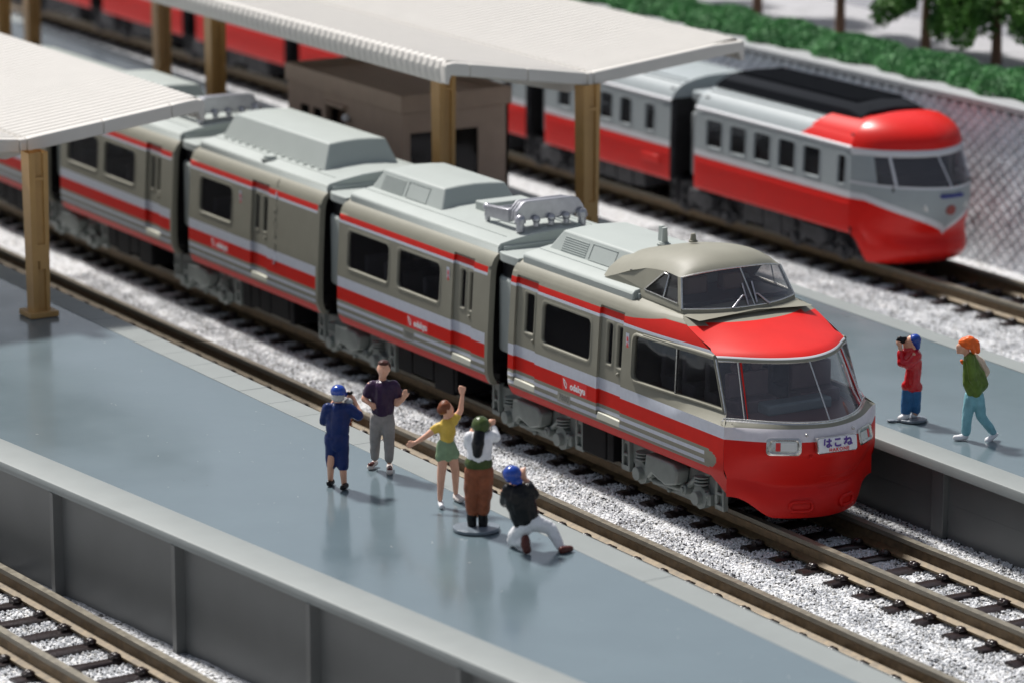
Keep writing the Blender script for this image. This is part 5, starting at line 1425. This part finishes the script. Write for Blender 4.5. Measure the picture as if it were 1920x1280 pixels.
lblue = paint('light blue trouser paint', (0.20, 0.42, 0.48), .45); green = paint('moss green coat paint', (0.10, 0.16, 0.025), .35, .35); orange = paint('orange hair paint', (0.78, 0.13, 0.02), .3, .15)
beige = paint('beige sleeve paint', (0.62, 0.48, 0.36), .45); steel = paint('grey base paint', (0.16, 0.19, 0.22), .25); gball = paint('pale grey paint', (0.42, 0.43, 0.44), .25)

def fig_blue():
    f = Fig('man in navy shirt and long shorts, seen from behind, photographing in a blue cap', 630, 914, 124, 1.6)
    rh = f.hand((662, 750, .16), (-.75, .35, .25), 1); lh = f.hand((626, 756, .30), (.6, .2, .5), -1)
    f.part('body', skin, [([(636, 766, 0), (636, 750, .02)], [.055, .055]), ([(658, 775, 0), (675, 782, .02), (668, 765, .12), (662, 750, .16)], [.07, .055, .042, .032]), ([(615, 775, 0), (610, 795, .14), (618, 770, .25), (626, 756, .30)], [.07, .055, .042, .03]),
        ([(634, 812, 0), (635, 778, 0)], [.09, .09]), ([(624, 830, 0), (621, 870, 0), (619, 899, .17)], [.07, .06, .042]), ([(642, 830, 0), (643, 875, -.02), (645, 907, .0)], [.07, .06, .042])] + rh + lh, f.head((636.5, 744, .03), (.45, .9, -.05), .102))
    f.part('shirt', navy, [([(618, 770, 0), (656, 771, 0)], [.085, .088]), ([(637, 775, 0), (634, 795, 0), (633, 815, 0)], [.145, .15, .13]), ([(625, 782, 0), (625, 812, 0)], [.10, .098]), ([(647, 782, 0), (643, 812, 0)], [.10, .098]), ([(656, 772, 0), (672, 783, .02)], [.088, .078]), ([(616, 771, 0), (609, 792, .10)], [.085, .075])], vox=.014)
    f.part('shorts', navy, [([(633, 820, 0), (633, 832, 0)], [.14, .14]), ([(623, 822, 0), (622, 870, .05)], [.105, .088]), ([(642, 824, 0), (643, 874, .0)], [.105, .088]), ([(623, 822, 0), (642, 822, 0)], [.11, .11])], vox=.014)
    f.part('cap', capb, [([(640, 741, .06), (648, 744, .14)], [.07, .04])], [((636, 739, .02), .118, (1, 1, .85))], vox=.012)
    f.part('hair', paint('grey hair paint', (.45, .44, .43), .4), [], [((635, 749, -.005), .102, (1.0, .95, .8))], vox=.012)
    for q in ((619, 904), (646, 912)): f.part('shoe', blk, [([(q[0] + 2, q[1] - 2, f.gd(q[1] - 2)), (q[0] - 3, q[1] + 2, f.gd(q[1] + 2))], [.05, .042])], vox=.012)
    f.part('camera', blk, [([(652, 742, .16), (658, 742, .14)], [.028, .03]), ([(657, 742, .16), (659, 740, .26)], [.025, .025])], vox=.012, thingy=('tiny black camera held by the man in navy and a blue cap', 'camera'))
    f.part('grey_ball', gball, [], [((654, 759, .08), .07, (1, 1, 1))], vox=.014)  # plain grey ball between arm and head, of unknown kind
fig_blue()
def fig_plum():
    f = Fig('man in a dark plum T-shirt and grey trousers facing us with one hand raised', 715, 884, 125, 1.6)
    rh = f.hand((757.5, 749, -.10), (.25, -.1, 1), 1, .25, .10); lh = f.hand((694, 757, -.10), (.8, -.1, -.35), 1)
    f.part('body', skin, [([(718.6, 722, 0), (719, 708, -.01)], [.060, .058]), ([(742, 726, 0), (746, 744, 0), (745, 757, -.03), (757.5, 749, -.10)], [.075, .06, .055, .036]), ([(697, 725, 0), (688, 742, .0), (684.5, 749, -.02), (694, 757, -.10)], [.075, .055, .05, .034]),
        ([(718, 772, 0), (719, 738, 0)], [.08, .08]), ([(709, 785, 0), (703.5, 818, .08), (702.5, 860, .18)], [.07, .055, .04]), ([(726, 785, 0), (729, 820, -.0), (730, 866, -.02)], [.07, .055, .04])] + rh + lh, f.head((720.6, 694, -.02), (-.12, -.98, -.0), .112))
    f.part('shirt', dpur, [([(700, 725, 0), (739, 725, 0)], [.09, .09]), ([(719, 730, 0), (718, 755, 0), (717.5, 772, 0)], [.155, .16, .135]), ([(708, 733, 0), (710, 770, 0)], [.11, .10]), ([(731, 733, 0), (727, 770, 0)], [.11, .10]), ([(741, 726, 0), (746.5, 741, 0)], [.088, .078]), ([(698, 726, 0), (690, 741, 0)], [.088, .075])], vox=.013)
    f.part('trousers', greyt, [([(709, 783, 0), (726, 783, 0)], [.115, .115]), ([(717.5, 776, 0), (717.5, 788, 0)], [.125, .12]), ([(708.5, 786, 0), (703.5, 820, .08), (702.5, 855, .17)], [.115, .088, .066]), ([(726.5, 786, 0), (730, 822, -.0), (730, 860, -.02)], [.115, .088, .066])], vox=.014)
    f.part('hair', brownh, [], [((721.5, 689.5, .025), .112, (.95, .82, .95)), ((721, 683, -.02), .085, (1.1, 1, .55))], vox=.012)
    for a in (((702.5, 866, f.gd(866, .06)), (693, 874, f.gd(874))), ((730, 871, f.gd(871, .06)), (731, 884, f.gd(884)))):
        f.part('shoe', sock, [([a[0], a[1]], [.048, .05])], vox=.012)
        t = f.J(*a[1]); f.part('shoe_upper', choc, [([f.J(*a[0]).lerp(t, .45) + Vector((0, -.02, .02)), f.J(*a[0]).lerp(t, .95) + Vector((0, -.01, .02))], [.036, .044])], vox=.012)
fig_plum()
def fig_yellow():
    f = Fig('woman in a yellow top and green skirt waving with both arms spread', 845, 944, 128, 1.6)
    rh = f.hand((867.5, 744, .08), (-.25, 0, 1), 1, .3, .085); lh = f.hand((781, 831, -.04), (-.8, 0, -.35), 1, .3, .085)
    f.part('body', skin, [([(838, 800, 0), (838, 782, .01)], [.052, .050]), ([(852, 790, .02), (864, 772, .05), (867.5, 744, .08)], [.058, .045, .03]), ([(820, 804, 0), (802, 818, -.02), (781, 831, -.04)], [.06, .045, .03]),
        ([(839, 806, 0), (838, 845, 0)], [.07, .07]), ([(832, 850, 0), (828, 890, -.06), (825.5, 936, -.12)], [.078, .064, .038]), ([(848, 850, 0), (854, 885, .10), (854, 923, .20)], [.078, .062, .038])] + rh + lh, f.head((838.5, 769, .01), (.95, .1, .05), .098))
    f.part('shirt', yel, [([(822, 803, 0), (851, 791, .02)], [.072, .072]), ([(838, 800, 0), (840, 812, 0), (838, 830, 0)], [.115, .12, .095]), ([(851, 791, .02), (857, 783, .03)], [.07, .062]), ([(821, 804, 0), (814, 808, 0)], [.072, .065])], vox=.012)
    f.part('skirt', grn, [([(837, 831, 0), (838, 842, 0)], [.105, .125]), ([(832, 836, 0), (829, 857, 0)], [.10, .095]), ([(843, 836, 0), (850, 852, .02)], [.10, .095]), ([(829, 857, 0), (850, 852, .02)], [.095, .095])], vox=.012)
    f.part('hair', auburn, [], [((835, 766, .015), .104, (.95, 1.02, .98)), ((828, 771, 0), .062, (1, 1, 1.2))], vox=.011)
    f.part('shoe', whitep, [([(826, 940, f.gd(940, .05)), (829, 949, f.gd(949, .035))], [.042, .036])], vox=.011)
    f.part('shoe', sock, [([(854, 928, f.gd(928, .06)), (866, 935, f.gd(935))], [.047, .045]), ([(854, 932, f.gd(932)), (862, 937, f.gd(937))], [.045, .04])], vox=.011)
fig_yellow()
def fig_olive():
    f = Fig('woman in an olive beret with long black hair standing on a grey oval base', 893, 992, 131, 1.6)
    rh = f.hand((922, 803, .14), (-.1, .1, 1), 1, .6, .06); lh = f.hand((886, 808, .28), (.5, .1, .6), 1, .6, .07)
    f.part('body', skin, [([(901, 820, 0), (902, 805, .02)], [.055, .055]), ([(922, 818, 0), (930, 822, .05), (922, 803, .14)], [.06, .05, .035]), ([(880, 822, 0), (876, 835, .12), (886, 808, .28)], [.06, .05, .035]), ([(900, 832, 0), (898, 870, 0)], [.08, .08]), ([(889, 880, 0), (886, 970, 0)], [.08, .06]), ([(909, 880, 0), (906, 970, 0)], [.08, .06])] + rh + lh, f.head((902, 802, .04), (.35, .93, 0), .10))
    f.part('shirt', whitep, [([(882, 824, 0), (919, 821, 0)], [.085, .085]), ([(900, 828, 0), (899, 845, 0), (898, 858, 0)], [.155, .16, .14]), ([(888, 832, 0), (889, 860, 0)], [.10, .105]), ([(911, 832, 0), (908, 860, 0)], [.10, .105]), ([(920, 820, 0), (929, 822, .06), (925, 806, .12)], [.085, .075, .055]), ([(881, 822, 0), (879, 834, .10)], [.085, .075])], vox=.013)
    f.part('belt', ol, [([(888, 870, 0), (907, 870, 0)], [.13, .13]), ([(892, 868, 0), (903, 868, 0)], [.135, .135])], vox=.014)
    f.part('trousers', rust, [([(889, 884, 0), (908, 884, 0)], [.125, .125]), ([(886.5, 884, 0), (885, 920, .0), (886, 957, 0)], [.125, .112, .092]), ([(909.5, 884, 0), (909, 920, 0), (906, 957, 0)], [.125, .112, .092])], vox=.013)
    f.part('hair', blk, [([(899, 815, -.06), (897, 835, -.13), (896, 852, -.14)], [.085, .088, .072]), ([(892, 835, -.11), (893, 852, -.12)], [.06, .05])], [((901, 806, -.01), .10, (1, 1, 1))], vox=.012)
    f.part('hat', ol, [([(912, 803, .06), (917, 799, .1)], [.05, .03])], [((901.5, 800, .0), .135, (1, 1, .95))], vox=.012)
    for x in (885, 905.5): f.part('boot', blk, [([(x, 962, 0), (x, 983, 0)], [.075, .068]), ([(x, 983, 0), (x, 982, .07)], [.06, .05])], vox=.012)
    b = MB(); c = f.J(892, 990, 0)
    pts = [(.335 * math.cos(a) * (1.0), (-.33 if math.sin(a) < -.0 else .24) * abs(math.sin(a)) ** .9) for a in [2 * math.pi * k / 28 for k in range(28)]]
    b.prism(pts, .002, .055, 2); b.build('base', steel, f.root, bevel=.012, local=True)
fig_olive()
def fig_kneel():
    f = Fig('kneeling man in a glossy blue helmet, black jacket and white trousers', 1005, 1030, 134, 1.6)
    rh = f.hand((984, 893, .10), (-.4, .3, .6), 1, .5, .06); lh = f.hand((962, 905, .28), (.3, .1, .6), 1, .5, .07)
    f.part('body', skin, [([(966, 916, 0), (966, 902, .02)], [.06, .06]), ([(992, 916, 0), (1001, 925, .05), (990, 908, .10), (983, 896, .10)], [.07, .055, .05, .035]), ([(948, 922, 0), (945, 940, .14), (962, 905, .28)], [.07, .055, .035]), ([(972, 935, 0), (988, 972, 0)], [.08, .08])] + rh + lh, f.head((966, 893, .03), (.8, .55, 0), .108))
    f.part('jacket', blk, [([(952, 921, 0), (991, 917, 0)], [.095, .095]), ([(970, 928, 0), (976, 948, 0), (984, 972, 0)], [.16, .17, .145]), ([(960, 932, 0), (974, 970, 0)], [.12, .12]), ([(986, 928, 0), (995, 965, 0)], [.12, .115]), ([(951, 923, 0), (947, 940, .10)], [.095, .08]), ([(992, 917, 0), (1001, 927, .05), (992, 909, .10)], [.09, .078, .058]), ([(975, 978, 0), (998, 974, .0)], [.10, .09])], vox=.014)
    f.part('trousers', whitep, [([(984, 982, 0), (1001, 979, 0)], [.125, .125]), ([(986, 985, 0), (968, 1004, .12), (962, 1013, .16)], [.13, .12, .09]), ([(964, 1012, .14), (985, 1016, -.04)], [.09, .085]), ([(1003, 980, 0), (1026, 987, .05), (1034, 993, .05)], [.125, .10, .088]), ([(1032, 990, .05), (1046, 1016, -.02), (1049, 1024, -.04)], [.092, .072, .062])], vox=.014)
    f.part('shoe', choc, [([(985, 1010, -.12), (987, 1030, -.17)], [.066, .056]), ([(984, 1020, -.14), (990, 1030, -.17)], [.066, .05])], vox=.012)
    f.part('shoe', choc, [([(1053, 1030, f.gd(1030, .05)), (1069, 1027, f.gd(1027))], [.055, .045])], vox=.012)
    f.part('helmet', capb, [([(953, 899, -.03), (975, 903, -.02)], [.045, .045]), ([(962, 904, -.06), (970, 905, -.05)], [.04, .04])], [((960.5, 889, 0), .138, (1, 1, .88))], vox=.012)
fig_kneel()
def fig_red():
    f = Fig('photographer in a glossy red coat and blue cap on a round grey base', 1703, 788, 116.5, 1.28)
    lh = f.hand((1684, 652, -.02), (-.3, 0, .7), 1, .5, .06); rh = f.hand((1694, 640, .08), (-.9, 0, -.2), 1, .5, .06)
    f.part('body', skin, [([(1710, 662, 0), (1708, 648, 0)], [.055, .055]), ([(1712, 668, -.08), (1698, 686, -.12), (1686, 680, -.08), (1684, 652, -.02)], [.07, .055, .05, .035]), ([(1712, 665, .12), (1698, 662, .14), (1694, 640, .08)], [.07, .05, .035]), ([(1710, 680, 0), (1708, 720, 0)], [.08, .08]), ([(1700, 735, 0), (1698, 775, 0)], [.07, .045]), ([(1715, 735, 0), (1716, 775, .04)], [.07, .045])] + lh + rh, f.head((1704, 643, 0), (-.97, -.1, .05), .10))
    f.part('coat', redc, [([(1711, 666, 0), (1711, 690, 0), (1708, 722, 0)], [.115, .13, .135]), ([(1700, 724, 0), (1716, 726, 0)], [.105, .11]), ([(1714, 668, -.06), (1700, 685, -.13), (1685, 682, -.10)], [.09, .075, .062]), ([(1685, 681, -.10), (1684, 662, -.04)], [.062, .055]), ([(1712, 662, .10), (1698, 662, .12)], [.08, .065]), ([(1704, 656, 0), (1694, 658, 0)], [.07, .05]), ([(1704, 664, .02), (1698, 676, -.04)], [.09, .09])], vox=.012)
    f.part('trousers', jean, [([(1701, 732, 0), (1698, 770, .0)], [.10, .088]), ([(1715, 732, 0), (1717, 768, .06)], [.10, .082])], vox=.012)
    f.part('cap', capb, [([(1713, 641, 0), (1716, 651, .0)], [.09, .055])], [((1711.5, 639, 0), .105, (1, 1, .95))], vox=.012)
    f.part('shoe', whitep, [([(1699, 778, -.02), (1688, 784, -.06)], [.06, .05])], vox=.012)
    f.part('shoe', whitep, [([(1718, 774, .06), (1712, 778, .04)], [.05, .045])], vox=.012)
    f.part('camera', blk, [([(1688, 640, 0), (1683, 637, 0)], [.055, .045]), ([(1694, 636, 0), (1687, 637, 0)], [.03, .03]), ([(1680, 640, 0), (1684, 640, 0)], [.035, .04])], vox=.012, thingy=('black camera held up by the photographer in the red coat', 'camera'))
    b = MB(); b.cyl((.06, .02, .002), .245, .045, 2, 32); b.ball((.0, -.17, .02), .04, 0, 8, 6); b.cyl((-.28, -.06, .002), .07, .035, 2, 14); b.box(-.26, -.1, -.1, -.03, .002, .03); b.build('base', steel, f.root, bevel=.012, local=True)
fig_red()
def fig_walk():
    f = Fig('striding figure with orange ponytail, moss green coat and light blue trousers', 1830, 824, 117, 1.28)
    f.part('body', skin, [([(1810, 672, 0), (1806, 658, 0)], [.055, .055]), ([(1817, 690, 0), (1826, 735, 0)], [.08, .08]), ([(1820, 750, 0), (1812, 780, 0), (1811, 808, 0)], [.07, .055, .04]), ([(1830, 750, 0), (1840, 782, 0), (1860, 808, 0)], [.07, .055, .04]),
        ([(1826, 674, .1), (1846, 698, .08), (1838, 716, .0)], [.06, .05, .035])] + f.hand((1838, 716, .0), (-.6, -.2, -.6), 1, .5, .06), f.head((1800, 655, 0), (-.97, -.15, .1), .10))
    f.part('coat', green, [([(1814, 674, 0), (1820, 700, 0), (1826, 722, 0), (1826, 738, -.01)], [.10, .155, .15, .115]), ([(1809, 682, -.03), (1813, 720, -.04), (1817, 738, -.05)], [.07, .10, .07]), ([(1832, 705, 0), (1838, 722, 0)], [.10, .105]), ([(1813, 676, -.10), (1818, 712, -.15), (1824, 722, -.12)], [.07, .065, .06]), ([(1836, 728, 0), (1822, 742, -.02)], [.08, .05])], vox=.013)
    f.part('sleeve', beige, [([(1823, 671, .06), (1836, 682, .09), (1846, 699, .07), (1842, 708, .04)], [.062, .066, .062, .05])], vox=.012)
    f.part('trousers', lblue, [([(1819, 744, 0), (1830, 744, 0)], [.11, .11]), ([(1818, 746, 0), (1812.5, 778, -.02), (1811, 810, -.0)], [.105, .085, .075]), ([(1831, 746, 0), (1839, 782, .0), (1861, 809, .02)], [.105, .082, .062])], vox=.013)
    f.part('hair', orange, [([(1812, 646, 0), (1824, 650, .0), (1828, 662, 0)], [.10, .07, .045]), ([(1815, 652, -.04), (1820, 664, -.04)], [.055, .035])], [((1806, 648, 0), .115, (1.05, 1.0, .82)), ((1812, 652, -.05), .07, (1, 1, .9))], vox=.012)
    f.part('scarf', orange, [([(1799, 680, 0), (1801, 684, 0)], [.03, .025])], vox=.012)
    f.part('shoe', whitep, [([(1810, 818, 0), (1792, 820, -.02)], [.058, .045])], vox=.012)
    f.part('shoe', whitep, [([(1868, 814, .02), (1851, 825, -.04)], [.035, .055])], vox=.012)
fig_walk()

# small real marks: rail joiners and dust on the platform
def joiner(x, y, label):
    b = MB(); b.box(x - .45, x + .0, y - .24, y - .14, .02, .16); b.box(x + .03, x + .48, y - .24, y - .14, .02, .16)
    o = b.build('rail_joiner', mat('copper joiner', (.42, .12, .05), .35, metal=.6, noise=.3), None, local=True)
    o['label'] = label; o['category'] = 'rail joiner'
joiner(-10.35, -2.807, 'copper coloured rail joiner beside the platform edge near the end of the canopy shadow')
def specks():
    r = random.Random(21); b = MB()
    for k in range(130):
        x = r.uniform(-16, 9); y = r.uniform(-10.0 + .11 * (x + 5), -6.4); a = r.uniform(0, 6.28); L = r.choice((.006, .008, .012, .022)); q = .0035
        dx, dy = L * math.cos(a), L * math.sin(a); ex, ey = -q * math.sin(a), q * math.cos(a)
        b.add([(x - dx - ex, y - dy - ey, 1.5945), (x + dx - ex, y + dy - ey, 1.5945), (x + dx + ex, y + dy + ey, 1.5955), (x - dx + ex, y - dy + ey, 1.5955)], [(0, 1, 2, 3)], 0 if r.random() < .55 else 1)
    o = b.build('dust_specks', [mat('pale dust', (.5, .5, .48), .7), mat('dark grit', (.03, .03, .03), .7)], merge=False, local=True); o['kind'] = 'stuff'; o['label'] = 'fine dust and scratches on the near platform deck'
specks()
